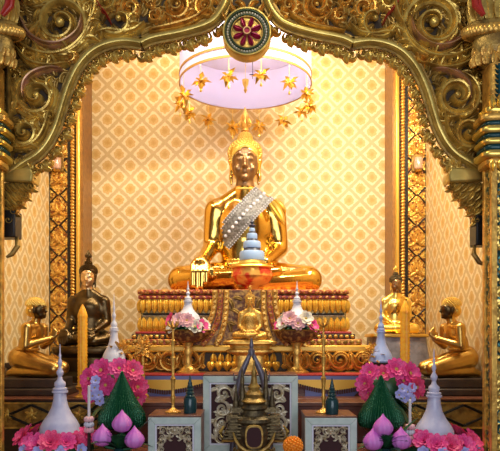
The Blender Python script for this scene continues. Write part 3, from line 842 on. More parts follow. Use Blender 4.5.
# carved screen / hanging cloth piece in front of the pedestal
scr = thing('carved_screen', (PC + 0.02, 5.36, zp(345)), 'carved maroon and gold screen of flaring bands behind the small central statue', 'screen')
YS = 5.34
def S(px, py): p = P(px, py, YS); return (p.x, p.z)
MB().prism([S(*p) for p in ((214, 290), (276, 290), (277, 310), (283, 325), (293, 336), (306, 345), (184, 345), (197, 336), (207, 325), (213, 310))], YS, YS + 0.03).build('screen_board', M['brown_carve'], scr, world=True, smooth=False)
for q in (-1, 1):
    for i, (t0, t1, bend, mk) in enumerate(((30, 61, 14, 'gold_mid'), (24.5, 43, 7, 'red_gold'), (18.5, 29, 4, 'gold_mid'))):
        pts = []
        for k in range(14):
            t = k / 13
            pts.append(S(245 + q * (t0 + (t1 - t0) * t ** 3.2), 290 + 55 * t))
        mb = MB().strip(pts, 2.6 * YS / F, YS, 0.025, [(-1, 0), (-1, 0.8), (-0.6, 1), (-0.5, 0.6), (0.5, 0.6), (0.6, 1), (1, 0.8), (1, 0)])
        mb.build('flaring_band', M[mk], scr, world=True)
        z = MB()
        for k in range(20):
            t = (k + 0.5) / 20; px = 245 + q * (t0 + (t1 - t0) * t ** 3.2); X, Z = S(px, 290 + 55 * t)
            z.leaf(X - 0.014, Z - 0.008, 0.6 if k % 2 else -0.2, 0.03, 0.007, YS - 0.014, 0.012, curl=0, n=5)
        z.build('zigzag_carving', M['gold_mid'], scr, world=True)
cr = MB()
for q in (-1, 1):
    for (px, py, a, L) in ((245 + q * 4, 316, PI / 2 - q * 0.7, 16), (245 + q * 12, 308, PI / 2 - q * 0.2, 14), (245 + q * 10, 325, PI / 2 - q * 1.0, 10), (245 + q * 3, 300, PI / 2 - q * 1.0, 10), (245 + q * 14, 332, PI / 2, 12)):
        X, Z = S(px, py); cr.leaf(X, Z, a, L * YS / F, 2.2 * YS / F, YS, 0.02, curl=-q * 1.2)
cr.build('centre_leaves', M['gold_dull'], scr, world=True)

# ------------------------------------------------------------------ seated statues
def remesh(mb, voxel, it, fac=0.5):
    me = bpy.data.meshes.new('tmp'); me.from_pydata([tuple(p) for p in mb.v], [], mb.f)
    bm = bmesh.new(); bm.from_mesh(me); bmesh.ops.recalc_face_normals(bm, faces=bm.faces); bm.to_mesh(me); bm.free()
    o = bpy.data.objects.new('tmp', me); C.objects.link(o)
    r = o.modifiers.new('r', 'REMESH'); r.mode = 'VOXEL'; r.voxel_size = voxel; r.use_smooth_shade = True
    s = o.modifiers.new('s', 'SMOOTH'); s.factor = fac; s.iterations = it
    dg = bpy.context.evaluated_depsgraph_get(); dg.update()
    out = bpy.data.meshes.new_from_object(o.evaluated_get(dg))
    bpy.data.objects.remove(o); bpy.data.meshes.remove(me)
    for p in out.polygons: p.use_smooth = True
    return out

def relax(me, it, weight):
    """extra smoothing of a mesh, weighted by place"""
    import numpy as np
    n = len(me.vertices); co = np.empty(n * 3); me.vertices.foreach_get('co', co); co = co.reshape(-1, 3)
    ed = np.empty(len(me.edges) * 2, dtype=np.int64); me.edges.foreach_get('vertices', ed); ed = ed.reshape(-1, 2)
    deg = np.bincount(ed.ravel(), minlength=n).astype(float)[:, None]; w = weight(co)[:, None] * 0.6
    for _ in range(it):
        acc = np.zeros_like(co)
        for a, b in ((0, 1), (1, 0)):
            for k in range(3): acc[:, k] += np.bincount(ed[:, a], weights=co[ed[:, b], k], minlength=n)
        co += w * (acc / np.maximum(deg, 1) - co)
    me.vertices.foreach_set('co', co.ravel()); me.update()

def head_prims(mb, face=True):
    mb.ball((0, 0.0, 1.345), (0.136, 0.15, 0.205), 24, 16)
    mb.ball((0, -0.035, 1.235), (0.108, 0.105, 0.10), 20, 12)
    mb.cap((0, 0.03, 0.95), (0, 0.01, 1.2), 0.118, 0.09)
    for q in (-1, 1):
        mb.tube([(q * 0.132, 0.01, 1.42), (q * 0.148, 0.015, 1.36), (q * 0.14, 0.005, 1.27), (q * 0.142, 0.0, 1.18), (q * 0.135, -0.005, 1.11)], [0.016, 0.03, 0.02, 0.022, 0.012], 8)
        mb.tube([(q * 0.025, -0.146, 1.385), (q * 0.06, -0.140, 1.402), (q * 0.095, -0.112, 1.385)], [0.010, 0.013, 0.007], 8)
        mb.ball((q * 0.055, -0.128, 1.345), (0.034, 0.022, 0.017), 12, 8)
        mb.ball((q * 0.07, -0.10, 1.26), (0.036, 0.036, 0.045), 12, 8)
        mb.ball((q * 0.02, -0.158, 1.265), (0.014, 0.016, 0.012), 8, 6)
    mb.cap((0, -0.145, 1.39), (0, -0.172, 1.272), 0.011, 0.019)
    mb.ball((0, -0.138, 1.236), (0.043, 0.02, 0.011), 12, 6)
    mb.ball((0, -0.134, 1.213), (0.036, 0.022, 0.012), 12, 6)
    mb.ball((0, -0.112, 1.168), (0.042, 0.036, 0.035), 12, 8)

def seated(kx, pose, voxel=0.0105):
    mb = MB()
    for q in (-1, 1):
        mb.cap((q * 0.2, 0.06, 0.19), (q * kx, -0.10, 0.155), 0.17, 0.135, 18)
        mb.ball((q * kx, -0.10, 0.148), (0.15, 0.15, 0.145), 18, 12)
    mb.limb([(-kx, -0.13, 0.14), (-0.1, -0.35, 0.15), (0.14, -0.37, 0.17)], [0.125, 0.095, 0.07])
    mb.limb([(0.14, -0.37, 0.18), (0.34 * kx / 0.66, -0.32, 0.215)], [0.065, 0.045])
    mb.limb([(kx, -0.13, 0.135), (0.2, -0.30, 0.10), (-0.05, -0.34, 0.08)], [0.125, 0.1, 0.075])
    mb.ball((0, -0.1, 0.118), (kx * 0.85, 0.25, 0.11), 24, 12)
    mb.ball((0, 0.07, 0.228), (0.31, 0.24, 0.22), 24, 14)
    mb.ball((0, 0.05, 0.45), (0.255, 0.18, 0.32), 24, 14)
    mb.ball((0, 0.04, 0.70), (0.29, 0.19, 0.27), 24, 14)
    mb.ball((0, -0.03, 0.76), (0.24, 0.135, 0.17), 20, 12)
    mb.ball((0, 0.05, 0.88), (0.31, 0.135, 0.12), 24, 12)
    for q in (-1, 1):
        mb.cap((q * 0.29, 0.05, 0.88), (q * 0.05, 0.035, 1.04), 0.095, 0.085)
        mb.ball((q * 0.295, 0.05, 0.865), (0.125, 0.125, 0.13), 18, 12)
        mb.ball((q * 0.26, 0.05, 0.72), (0.09, 0.11, 0.16), 14, 10)
    if pose == 'earth':
        hx = -0.425 if kx > 0.5 else -0.34
        mb.limb([(-0.305, 0.05, 0.87), (-0.34, 0.05, 0.50), (hx + 0.02, -0.2, 0.345)], [0.118, 0.094, 0.068])
        mb.limb([(hx + 0.02, -0.2, 0.345), (hx, -0.32, 0.29)], [0.068, 0.068])
        mb.ball((hx, -0.365, 0.265), (0.092, 0.05, 0.085), 14, 9)
        for i, L in enumerate((0.20, 0.225, 0.215, 0.17)):
            x = hx - 0.066 + 0.044 * i
            mb.limb([(x, -0.385, 0.27), (x, -0.43, 0.19), (x, -0.435, 0.265 - L)], [0.029, 0.028, 0.021], 10)
        mb.limb([(hx + 0.07, -0.33, 0.28), (hx + 0.118, -0.40, 0.21), (hx + 0.122, -0.42, 0.15)], [0.03, 0.026, 0.017], 10)
    else:
        mb.limb([(-0.305, 0.05, 0.87), (-0.36, 0.07, 0.48), (-0.2, -0.25, 0.31)], [0.112, 0.085, 0.058])
        mb.ball((-0.08, -0.30, 0.29), (0.11, 0.07, 0.032), 14, 8)
        for i in range(4): mb.limb([(-0.0, -0.26 - 0.03 * i, 0.295), (0.1, -0.265 - 0.03 * i, 0.30), (0.16, -0.27 - 0.03 * i, 0.29)], [0.018, 0.017, 0.012], 8)
    mb.limb([(0.305, 0.05, 0.87), (0.355, 0.06, 0.48), (0.2, -0.24, 0.31)], [0.118, 0.092, 0.062])
    mb.ball((0.09, -0.30, 0.275), (0.11, 0.07, 0.034), 14, 8)
    for i in range(4): mb.limb([(0.0, -0.26 - 0.03 * i, 0.275), (-0.1, -0.265 - 0.03 * i, 0.28), (-0.17, -0.27 - 0.03 * i, 0.275)], [0.02, 0.018, 0.012], 8)
    mb.limb([(0.1, -0.25, 0.30), (0.04, -0.24, 0.335), (-0.02, -0.25, 0.335)], [0.022, 0.018, 0.013], 8)
    head_prims(mb)
    me = remesh(mb, voxel, 5)
    import numpy as np
    ramp = lambda x, a, b: np.clip((x - a) / (b - a), 0, 1)
    relax(me, int(0.45 / voxel), lambda c: ramp(c[:, 2], 0.36, 0.48) * (1 - ramp(c[:, 2], 1.02, 1.09)))
    for p in me.polygons:
        cx, cy, cz = p.center
        if cz > 1.09 and cy < -0.02 - 0.0 * cz and abs(cx) < 0.127: p.material_index = 1
    return me

def hair_mb(r=0.016, n=420):
    mb = MB(); mb.ball((0, 0.03, 1.445), (0.166, 0.155, 0.135), 24, 14)
    mb.ball((0, 0.045, 1.33), (0.143, 0.115, 0.2), 20, 12)
    mb.ball((0, 0.03, 1.595), (0.068, 0.068, 0.06), 16, 10)
    ga = PI * (3 - math.sqrt(5))
    for i in range(n):
        z = 1 - 2 * (i + 0.5) / n; rr = math.sqrt(1 - z * z); a = ga * i
        p = Vector((0.166 * rr * math.cos(a), 0.03 + 0.155 * rr * math.sin(a), 1.445 + 0.135 * z))
        if p.y < -0.02 and p.z < 1.475: continue
        if p.z < 1.36: continue
        mb.ball(p, r, 6, 4)
    for i in range(90):
        z = 1 - 1.2 * (i + 0.5) / 90; rr = math.sqrt(max(0, 1 - z * z)); a = ga * i
        mb.ball((0.068 * rr * math.cos(a), 0.03 + 0.068 * rr * math.sin(a), 1.595 + 0.06 * z), r * 0.8, 6, 4)
    # edge row along the hairline
    for q in (-1, 1):
        for i in range(14):
            t = i / 13; a = t * 1.45
            mb.ball((q * 0.137 * math.sin(a), -0.133 * math.cos(a) + 0.01, 1.475 - 0.13 * t ** 2.2), r, 6, 4)
    return mb
def finial_mb(h):
    mb = MB()
    mb.lathe([(0.03, 1.655), (0.046, 1.67), (0.03, 1.69), (0.034, 1.70), (0.042, 1.725), (0.032, 1.70 + h * 0.45), (0.024, 1.70 + h * 0.7), (0.01, 1.70 + h * 0.9), (0.002, 1.70 + h)], 16, (0, 0.03, 0))
    for k in range(6):
        a = k * PI / 3
        mb.tube([(0.045 * math.cos(a), 0.03 + 0.045 * math.sin(a), 1.71), (0.06 * math.cos(a), 0.03 + 0.06 * math.sin(a), 1.74), (0.045 * math.cos(a), 0.03 + 0.045 * math.sin(a), 1.70 + h * 0.4), (0.026 * math.cos(a), 0.03 + 0.026 * math.sin(a), 1.70 + h * 0.65)], [0.008, 0.013, 0.01, 0.003], 6)
    return mb
def mesh_obj(name, me, mats, parent):
    me = me.copy(); idx = [p.material_index for p in me.polygons]; me.materials.clear()
    for m in mats: me.materials.append(m)
    me.polygons.foreach_set('material_index', idx)
    o = bpy.data.objects.new(name, me); C.objects.link(o); o.parent = parent; return o
def sash_on(me, parent, m, top, bot, w, name='sash', dots=None, off=0.012):
    """a cloth band laid on the chest from the shoulder point top to the waist point bot (x, z)"""
    bv = BVHTree.FromPolygons([v.co.copy() for v in me.vertices], [tuple(p.vertices) for p in me.polygons])
    mb = MB(); n, k = 28, 9
    dx, dz = bot[0] - top[0], bot[1] - top[1]; L = math.hypot(dx, dz); nx, nz = -dz / L, dx / L
    grid = {}
    for i in range(n):
        for j in range(k):
            t = i / (n - 1); s = (j / (k - 1) - 0.5) * w
            x = top[0] + dx * t + nx * s; z = top[1] + dz * t + nz * s
            h = bv.ray_cast(Vector((x, -1.0, z)), Vector((0, 1, 0)))
            if h[0] is not None and h[0].y < 0.12 and h[0].x > -0.235: grid[i, j] = h[0] + Vector((0, -off, 0)) + h[1] * 0.004
    ids = {}
    vs = []; fs = []
    for kk, p in grid.items(): ids[kk] = len(vs); vs.append(p)
    m0 = len(vs)
    vs += [p + Vector((0, off * 1.4, 0)) for p in vs[:m0]]
    for i in range(n - 1):
        for j in range(k - 1):
            q = [(i, j), (i + 1, j), (i + 1, j + 1), (i, j + 1)]
            if all(a in ids for a in q):
                fs.append(tuple(ids[a] for a in q)); fs.append(tuple(m0 + ids[a] for a in reversed(q)))
    mb.add(vs, fs)
    if dots:
        mb.mat(1)
        for i in range(2, n - 2, 2):
            p = grid.get((i, k // 2))
            if p: mb.ball(p + Vector((0, -0.004, 0)), (0.017, 0.008, 0.017), 10, 6)
        for i in range(n):
            for j in (0, 1, k - 2, k - 1):
                p = grid.get((i, j))
                if p: mb.ball(p + Vector((0, -0.003, 0)), (0.006, 0.005, 0.006), 6, 4)
    return mb.build(name, [m, dots] if dots else m, parent)

B_EARTH = seated(0.62, 'earth', 0.009)
B_SMALL = seated(0.40, 'earth', 0.0125)
B_LAP = seated(0.46, 'lap', 0.0125)
HAIR = hair_mb(); 
def statue(name, loc, sc, body, mats, hairm, finm, finh, label, cat, rz=0):
    t = thing(name, loc, label, cat, rz=rz, scale=(sc, sc, sc))
    b = mesh_obj('body', body, mats, t)
    HAIR.build('hair', hairm, t)
    finial_mb(finh).build('finial', finm, t)
    return t, b
bz = zp(289.5)
bud, bb = statue('seated_statue', (P(245, 0, 6.27).x, 6.27, bz), 1.0, B_EARTH, [M['gold'], M['gold_face']], M['gold_bright'], M['gold_mid'], 0.22,
    'large polished gold seated statue with dark face and silver sash, hand reaching down', 'statue')
sash_on(B_EARTH, bud, M['brocade'], (0.225, 1.06), (-0.24, 0.53), 0.225, 'brocade_sash', M['white'])
fl = MB()
fl.leaf(0.29, 0.95, -0.55, 0.18, 0.032, -0.05, 0.04, curl=-0.7); fl.leaf(0.26, 0.92, -0.9, 0.26, 0.05, -0.09, 0.05, curl=-0.4)
fl.build('robe_fold', M['gold_bright'], bud)
nk = MB()
for k in range(30):
    a = 2 * PI * k / 30; nk.ball((0.098 * math.cos(a), 0.02 + 0.098 * math.sin(a), 1.085 - 0.02 * math.sin(-a)), 0.012, 6, 4)
nk.build('necklace', M['gold_bright'], bud)

# dark bronze statue on the left, on a dark base
dbx, dby = P(88, 0, 5.95).x, 5.95
zl = P(0, 347, 5.75).z
t = thing('statue_pedestal', (dbx, dby, 1.0), 'dark carved base under the dark bronze seated statue', 'pedestal')
hgt = zl - 1.0
MB().box(-0.33, 0.33, -0.3, 0.3, 0, 0.06).build('plinth', M['dark_wood'], t, bevel=0.01)
MB().lathe([(0.3, 0.06), (0.3, 0.12), (0.24, 0.16), (0.24, hgt - 0.1), (0.3, hgt - 0.06), (0.31, hgt - 0.02), (0.3, hgt)], 40, sy=0.9, power=4).build('waist', M['bronze'], t)
dk, db = statue('seated_statue', (dbx, dby, zl), 0.5, B_SMALL, [M['bronze'], M['bronze_face']], M['bronze'], M['bronze'], 0.17,
    'dark bronze seated statue with bright gilded face, behind an orange candle', 'statue')
sash_on(B_SMALL, dk, M['bronze'], (0.22, 0.97), (-0.1, 0.42), 0.16, 'sash')

# small gold statue on the silver grey pedestal, right
gx, gy = P(396, 0, 6.05).x, 6.05
zr = P(0, 334, 5.8).z
t = thing('statue_pedestal', (gx, gy, 1.0), 'silver-grey stepped pedestal under the small gold robed statue', 'pedestal')
h = zr - 1.0
MB().lathe([(0.34, 0), (0.34, 0.08), (0.31, 0.12), (0.30, 0.18), (0.26, h - 0.10), (0.255, h - 0.03)], 40, sy=0.85, power=8).build('block', M['silver_stone'], t)
MB().lathe([(0.275, h - 0.03), (0.28, h - 0.02), (0.275, h)], 40, sy=0.85, power=8).build('gold_slab', M['gold_bright'], t)
gs, gb = statue('seated_statue', (gx, gy, zr), 0.365, B_LAP, [M['gold_bright'], M['gold_face']], M['bronze_old'], M['gold_bright'], 0.14,
    'small bright gold seated statue with dark face on a silver-grey pedestal', 'statue')
sash_on(B_LAP, gs, M['gold'], (0.22, 0.97), (-0.1, 0.5), 0.16, 'sash')

# tiny gold statue in the centre on its tiered base
cx, cy = P(250, 0, 5.18).x, 5.18
cz0 = P(0, 340, 5.15).z
t = thing('statue_pedestal', (cx, cy, 1.18), 'gold tiered base under the tiny central seated statue', 'pedestal')
h = cz0 - 1.18
MB().lathe([(0.17, 0), (0.17, 0.03), (0.12, 0.06), (0.12, h - 0.13), (0.20, h - 0.10), (0.20, h - 0.085), (0.16, h - 0.07), (0.17, h - 0.045), (0.225, h - 0.03), (0.225, h - 0.015), (0.2, h)], 40, sy=0.42, power=5).build('tiers', M['gold_mid'], t)
statue('seated_statue', (cx, cy, cz0), 0.245, B_LAP, [M['gold_mid'], M['gold_mid']], M['gold_mid'], M['gold_mid'], 0.2,
    'tiny gold seated statue in front of the carved screen, at the altar centre', 'statue')

# ------------------------------------------------------------------ kneeling disciples
def kneel():
    mb = MB()
    for q in (-1, 1):
        mb.limb([(q * 0.065, 0.11, 0.155), (q * 0.085, -0.185, 0.075)], [0.088, 0.062])
        mb.limb([(q * 0.085, -0.17, 0.055), (q * 0.075, 0.15, 0.05), (q * 0.07, 0.21, 0.035)], [0.055, 0.045, 0.03])
        mb.limb([(q * 0.145, 0.02, 0.415), (q * 0.165, 0.02, 0.265), (q * 0.035, -0.125, 0.325)], [0.047, 0.036, 0.025])
        for i in range(4):
            mb.limb([(q * 0.012, -0.125 - 0.004 * i, 0.325), (q * 0.009, -0.15 - 0.012 * i + 0.012, 0.375 - 0.006 * i), (q * 0.006, -0.165 - 0.012 * i + 0.02, 0.42 - 0.012 * i)], [0.016, 0.013, 0.008], 8)
        mb.limb([(q * 0.014, -0.12, 0.33), (q * 0.012, -0.118, 0.375)], [0.013, 0.009], 8)
    mb.ball((0, 0.13, 0.16), (0.135, 0.11, 0.11), 20, 12)
    mb.ball((0, 0.075, 0.27), (0.105, 0.078, 0.12), 20, 12)
    mb.ball((0, 0.04, 0.37), (0.13, 0.08, 0.11), 20, 12)
    mb.ball((0, 0.03, 0.42), (0.15, 0.06, 0.05), 20, 10)
    mb.cap((0, 0.02, 0.43), (0, 0.0, 0.52), 0.042, 0.036)
    mb.ball((0, -0.005, 0.572), (0.062, 0.072, 0.08), 20, 14)
    mb.ball((0, -0.028, 0.53), (0.046, 0.048, 0.045), 16, 10)
    mb.cap((0, -0.072, 0.585), (0, -0.088, 0.552), 0.006, 0.010)
    mb.ball((0, -0.072, 0.528), (0.02, 0.009, 0.008), 10, 6); mb.ball((0, -0.066, 0.507), (0.018, 0.014, 0.014), 10, 6)
    for q in (-1, 1):
        mb.ball((q * 0.026, -0.066, 0.578), (0.016, 0.009, 0.008), 8, 6)
        mb.tube([(q * 0.012, -0.075, 0.592), (q * 0.03, -0.07, 0.6), (q * 0.047, -0.054, 0.592)], [0.005, 0.006, 0.004], 6)
        mb.tube([(q * 0.064, 0.012, 0.598), (q * 0.071, 0.014, 0.575), (q * 0.066, 0.008, 0.535)], [0.008, 0.014, 0.008], 8)
    me = remesh(mb, 0.006, 5)
    for p in me.polygons:
        a, b, c_ = p.center
        if c_ > 0.492 and b < 0.005: p.material_index = 1
    return me
KN = kneel()
def disciple(px, Y, rz, label):
    x = P(px, 0, Y).x
    z0 = P(0, 378, Y - 0.12).z
    b = thing('kneeling_pedestal', (x, Y, 1.0), label[1], 'pedestal')
    h = z0 - 1.0
    MB().box(-0.30, 0.30, -0.19, 0.19, 0, h * 0.42).build('plinth', M['dark_wood'], b, bevel=0.012)
    MB().box(-0.26, 0.26, -0.16, 0.16, h * 0.42, h).build('upper_block', M['dark_wood'], b, bevel=0.012)
    t = thing('disciple_statue', (x, Y, z0), label[0], 'statue', rz=rz)
    mesh_obj('body', KN, [M['disc_gold'], M['bronze']], t)  # bronze on the face puts its dark reflection into the colour
    hm = MB(); hm.ball((0, 0.014, 0.612), (0.07, 0.078, 0.06), 20, 12)
    ga = PI * (3 - math.sqrt(5))
    for i in range(160):
        z = 1 - 1.1 * (i + 0.5) / 160; rr = math.sqrt(max(0, 1 - z * z)); a = ga * i
        hm.ball((0.07 * rr * math.cos(a), 0.014 + 0.078 * rr * math.sin(a), 0.612 + 0.06 * z), 0.0085, 6, 4)
    hm.ball((0, 0.05, 0.56), (0.062, 0.045, 0.055), 14, 9)
    hm.build('hair_cap', M['gold_bright'], t)
    # waist sash and robe hem
    sb = MB(); sb.tube([(0.11 * math.cos(2 * PI * k / 20), 0.085 + 0.088 * math.sin(2 * PI * k / 20), 0.235) for k in range(20)], 0.011, 8, closed=True)
    sb.build('waist_sash', M['gold_mid'], t)
disciple(37, 5.25, PI / 2 - 0.12, ('gold kneeling disciple with palms joined, facing towards the dark bronze statue', 'dark stepped base under the kneeling disciple beside the dark bronze statue'))
disciple(450, 5.25, -PI / 2 + 0.12, ('gold kneeling disciple with palms joined, beside the small gold statue', 'dark stepped base under the kneeling disciple beside the silver-grey pedestal'))
for px0, px1, lab in ((-2.2, -1.95, 'small dark carved bracket table against the left wallpapered wall'), (1.79, 1.93, 'small dark carved bracket table against the right wallpapered wall')):
    t = thing('bracket_table', ((px0 + px1) / 2, 5.75, 1.0), lab, 'table')
    w = (px1 - px0) / 2
    MB().box(-w, w, -0.2, 0.2, 0.2, 0.25).build('top', M['dark_wood'], t, bevel=0.006)
    for q in (-1, 1):
        for yy in (-0.16, 0.16):
            MB().tube([(q * (w - 0.03), yy, 0.2), (q * (w - 0.02), yy, 0.12), (q * (w - 0.05), yy, 0.05), (q * (w - 0.03), yy, 0.0)], [0.028, 0.034, 0.02, 0.026], 8).build('leg', M['maroon'], t)

# ------------------------------------------------------------------ bowl and tiered blue offering before the big statue
by_, bxp = 5.64, P(252, 0, 5.64).x
bt = thing('offering_bowl', (bxp, by_, bz), 'red and gold lacquer footed bowl in front of the large gold statue', 'bowl')
MB().lathe([(0.09, 0), (0.095, 0.01), (0.06, 0.03), (0.07, 0.045), (0.15, 0.07), (0.19, 0.13), (0.185, 0.17), (0.175, 0.195), (0.195, 0.215), (0.19, 0.225), (0.1, 0.225)], 40).build('bowl_body', M['bowl'], bt)
MB().lathe([(0.192, 0.205), (0.20, 0.213), (0.192, 0.226), (0.18, 0.226)], 40).build('gold_rim', M['gold_bright'], bt)
ct = thing('tiered_offering', (bxp, by_, bz + 0.226), 'light blue tiered cone offering standing in the red and gold bowl', 'offering')
z = 0
MB().lathe([(0.13, 0), (0.135, 0.02), (0.11, 0.05)], 32).build('gold_foot', M['gold_old'], ct)
z = 0.05
for i, (r, hh, gp) in enumerate(((0.118, 0.085, 0.028), (0.083, 0.062, 0.022), (0.05, 0.05, 0.018), (0.028, 0.03, 0.01))):
    MB().lathe([(r * 0.98, z), (r, z + 0.006), (r * 0.97, z + hh * 0.85), (r * 0.88, z + hh)], 32, pleat=0.04, pn=32).build('tier', M['blue'], ct)
    MB().lathe([(r * 0.72, z + hh - 0.002), (r * 0.62, z + hh + gp)], 28).build('tier_neck', M['slate'], ct)
    z += hh + gp
MB().lathe([(0.025, z), (0.035, z + 0.015), (0.012, z + 0.03), (0.02, z + 0.045), (0.006, z + 0.07), (0.001, z + 0.11)], 16).build('tip', M['slate'], ct)

# ------------------------------------------------------------------ canopy and its pendants
cc = Vector((P(245.5, 0, 6.2).x, 6.2, 4.0)); CR = 0.655
can = thing('drum_canopy', tuple(cc), 'white round gauze canopy with two gold bands hanging above the large statue', 'canopy')
def drum(r, z0, z1, th=0.006, n=64):
    return MB().lathe([(r, z0), (r, z1), (r - th, z1), (r - th, z0), (r, z0)], n, cap=False)
drum(CR, 0, 0.42).build('drum_wall', M['gauze'], can)
MB().lathe([(CR - 0.004, 0.40), (CR - 0.004, 0.41)], 64).build('drum_top', M['gauze'], can)
for z in (0.0, 0.085): drum(CR + 0.007, z - 0.011, z + 0.011, 0.0068).build('gold_band', M['band_brown'], can)
MB().tube([(0, 0, 0.41), (0, 0, 1.299)], 0.012, 8).build('suspension_cord', M['gold_old'], can)
def pendant(loc, label, L):
    t = thing('flower_pendant', loc, label, 'pendant', 'gold leaf flowers hanging around the canopy rim')
    MB().tube([(0, 0, 0), (0, 0, -L)], 0.0022, 5).build('string', M['gold_bright'], t)
    mb = MB(); rr = random.Random(2)
    for k in range(13):
        a = k * 2 * PI / 13; el = (-0.9, -0.1, 0.55, -0.5)[k % 4]
        d = Vector((math.cos(a) * math.cos(el), math.sin(a) * math.cos(el), math.sin(el)))
        s_ = d.cross(Vector((0, 0, 1))).normalized(); up = s_.cross(d)
        Lp = (0.095, 0.075, 0.105)[k % 3]; o = Vector((0, 0, -L))
        mb.add([o, o + d * Lp * 0.5 + s_ * 0.026 + up * 0.012, o + d * Lp, o + d * Lp * 0.5 - s_ * 0.026 + up * 0.012, o + d * Lp * 0.5 - up * 0.006], [(0, 1, 4), (1, 2, 4), (2, 3, 4), (3, 0, 4), (0, 3, 2, 1)])
    mb.build('petals', M['gold_bright'], t, smooth=False)
    MB().ball((0, 0, -L), 0.022, 10, 6).build('heart', M['gold_mid'], t)
    MB().tube([(0, 0, -L), (0, 0, -L - 0.09)], 0.003, 5).ball((0, 0, -L - 0.1), (0.012, 0.012, 0.018), 6, 5).build('drop', M['gold_bright'], t)
    return t
p0 = None
for k in range(14):
    a = -PI / 2 + (k + 0.5) * 2 * PI / 14
    loc = (cc.x + (CR - 0.003) * math.cos(a), cc.y + (CR - 0.003) * math.sin(a), cc.z - 0.012)
    lab = 'gold leaf flower dangling on a string from the canopy rim'
    if p0 is None: p0 = pendant(loc, lab, 0.17); o = p0
    else: o = copy_tree(p0)
    o.location = loc; o.rotation_euler = (0, 0, a); o.scale = (1, 1, 0.9 + 0.25 * ((k * 5) % 4) / 3)
ctp = thing('centre_pendant', (cc.x, cc.y - 0.05, cc.z + 0.4), 'small gold drop hanging in the middle of the white canopy above the finial', 'pendant')
MB().tube([(0, 0, 0), (0, 0, -0.36)], 0.0025, 5).build('string', M['gold_bright'], ctp)
MB().lathe([(0.006, -0.36), (0.034, -0.37), (0.03, -0.41), (0.012, -0.45), (0.018, -0.47), (0.004, -0.5)], 14).build('drop', M['gold_bright'], ctp)
xt = thing('small_cross_hook', (cc.x + 0.07, cc.y - 0.05, cc.z + 0.4), 'tiny dark cross-shaped hook inside the white canopy', 'hook')
MB().tube([(0, 0, 0), (0, 0, -0.36)], 0.003, 5).box(-0.03, 0.03, -0.004, 0.004, -0.32, -0.312).build('hook_wire', M['slate'], xt)

# ------------------------------------------------------------------ stupas
def stupa_prof(H, R, neck=0.3):
    """bell-shaped stupa: (radius, height) from the base to the tip"""
    return [(R * 1.02, 0), (R * 1.05, H * 0.02), (R, H * 0.035), (R * 0.98, H * 0.08), (R * 0.84, H * 0.14), (R * 0.61, H * 0.21), (R * 0.43, H * 0.29), (R * 0.34, H * 0.37), (R * 0.32, H * 0.435), (R * 0.31, H * 0.45),
            (R * 0.40, H * 0.455), (R * 0.40, H * 0.475), (R * 0.30, H * 0.48), (R * 0.36, H * 0.49), (R * 0.36, H * 0.505), (R * 0.25, H * 0.515), (R * 0.29, H * 0.54), (R * 0.27, H * 0.57), (R * 0.14, H * 0.60), (R * 0.10, H * 0.635),
            (R * 0.17, H * 0.665), (R * 0.18, H * 0.69), (R * 0.08, H * 0.73), (R * 0.06, H * 0.75), (R * 0.115, H * 0.78), (R * 0.10, H * 0.81), (R * 0.05, H * 0.84), (R * 0.07, H * 0.87), (R * 0.035, H * 0.90), (R * 0.03, H * 0.95), (0.002, H)]
def stupa(px, Y, py_tip, py_base, rpx, z_stand, m, label, foot='white'):
    p = P(px, 0, Y); zt = P(0, py_tip, Y).z; zb = P(0, py_base, Y).z
    t = thing('stupa', (p.x, Y, z_stand), label, 'stupa')
    R = rpx * Y / F; h0 = zb - z_stand
    MB().lathe([(r, z + h0) for r, z in stupa_prof(zt - zb, R)], 36).build('bell', m, t)
    if h0 > 0.01:
        MB().lathe([(R * 1.0, 0), (R * 1.0, h0 * 0.12), (R * 0.8, h0 * 0.2), (R * 0.75, h0 * 0.8), (R * 1.05, h0 * 0.92), (R * 1.05, h0)], 32).build('foot', M[foot], t)
    return t
stupa(60, 4.1, 344, 433, 19.5, 0.70, M['lilac'], 'large pale lilac stupa on pink flowers, in front of the dark bronze statue')
stupa(434, 4.05, 349, 437, 19.5, 0.70, M['lilac'], 'large pale lilac stupa on pink flowers, in front of the disciple at right')
stupa(114, 4.965, 294, 362, 11.5, 1.0, M['white'], 'white stupa behind pink flowers, beside the dark bronze statue', 'dark_wood')
stupa(381, 4.965, 297, 362, 11.5, 1.0, M['bluish'], 'bluish white stupa in front of the silver-grey pedestal', 'dark_wood')

# footed trays with flowers and a small stupa
def flower_mb(n, R, layers, cup, wid=0.5, heart=True):
    """open flower facing +z: layers of petals, cup = how much they stand up"""
    mb = MB(); rr = random.Random(n)
    for l in range(layers):
        RL = R * (1 - 0.26 * l); cp = cup + 0.28 * l
        for k in range(n):
            a = 2 * PI * (k + 0.5 * l) / n + rr.uniform(-0.06, 0.06); e = cp + rr.uniform(-0.08, 0.08)
            d = Vector((math.cos(a), math.sin(a), 0)); s_ = Vector((-math.sin(a), math.cos(a), 0)); w = RL * 2 * PI / n * wid
            rows = []
            for t, ww, dz in ((0.08, 0.25, 0.0), (0.4, 0.8, 0.16), (0.75, 1.0, 0.22), (0.95, 0.62, 0.15), (1.03, 0.1, 0.08)):
                o = d * (RL * t * math.cos(e)) + Vector((0, 0, RL * (t * math.sin(e) + dz * 0.5) + 0.002 * l))
                rows += [o - s_ * w * ww * 0.5, o - Vector((0, 0, RL * 0.05)), o + s_ * w * ww * 0.5]
            fs = []
            for i in range(4):
                for j in range(2): fs.append((i * 3 + j, i * 3 + j + 1, i * 3 + j + 4, i * 3 + j + 3))
            mb.add(rows, fs)
    return mb
_fl = {}
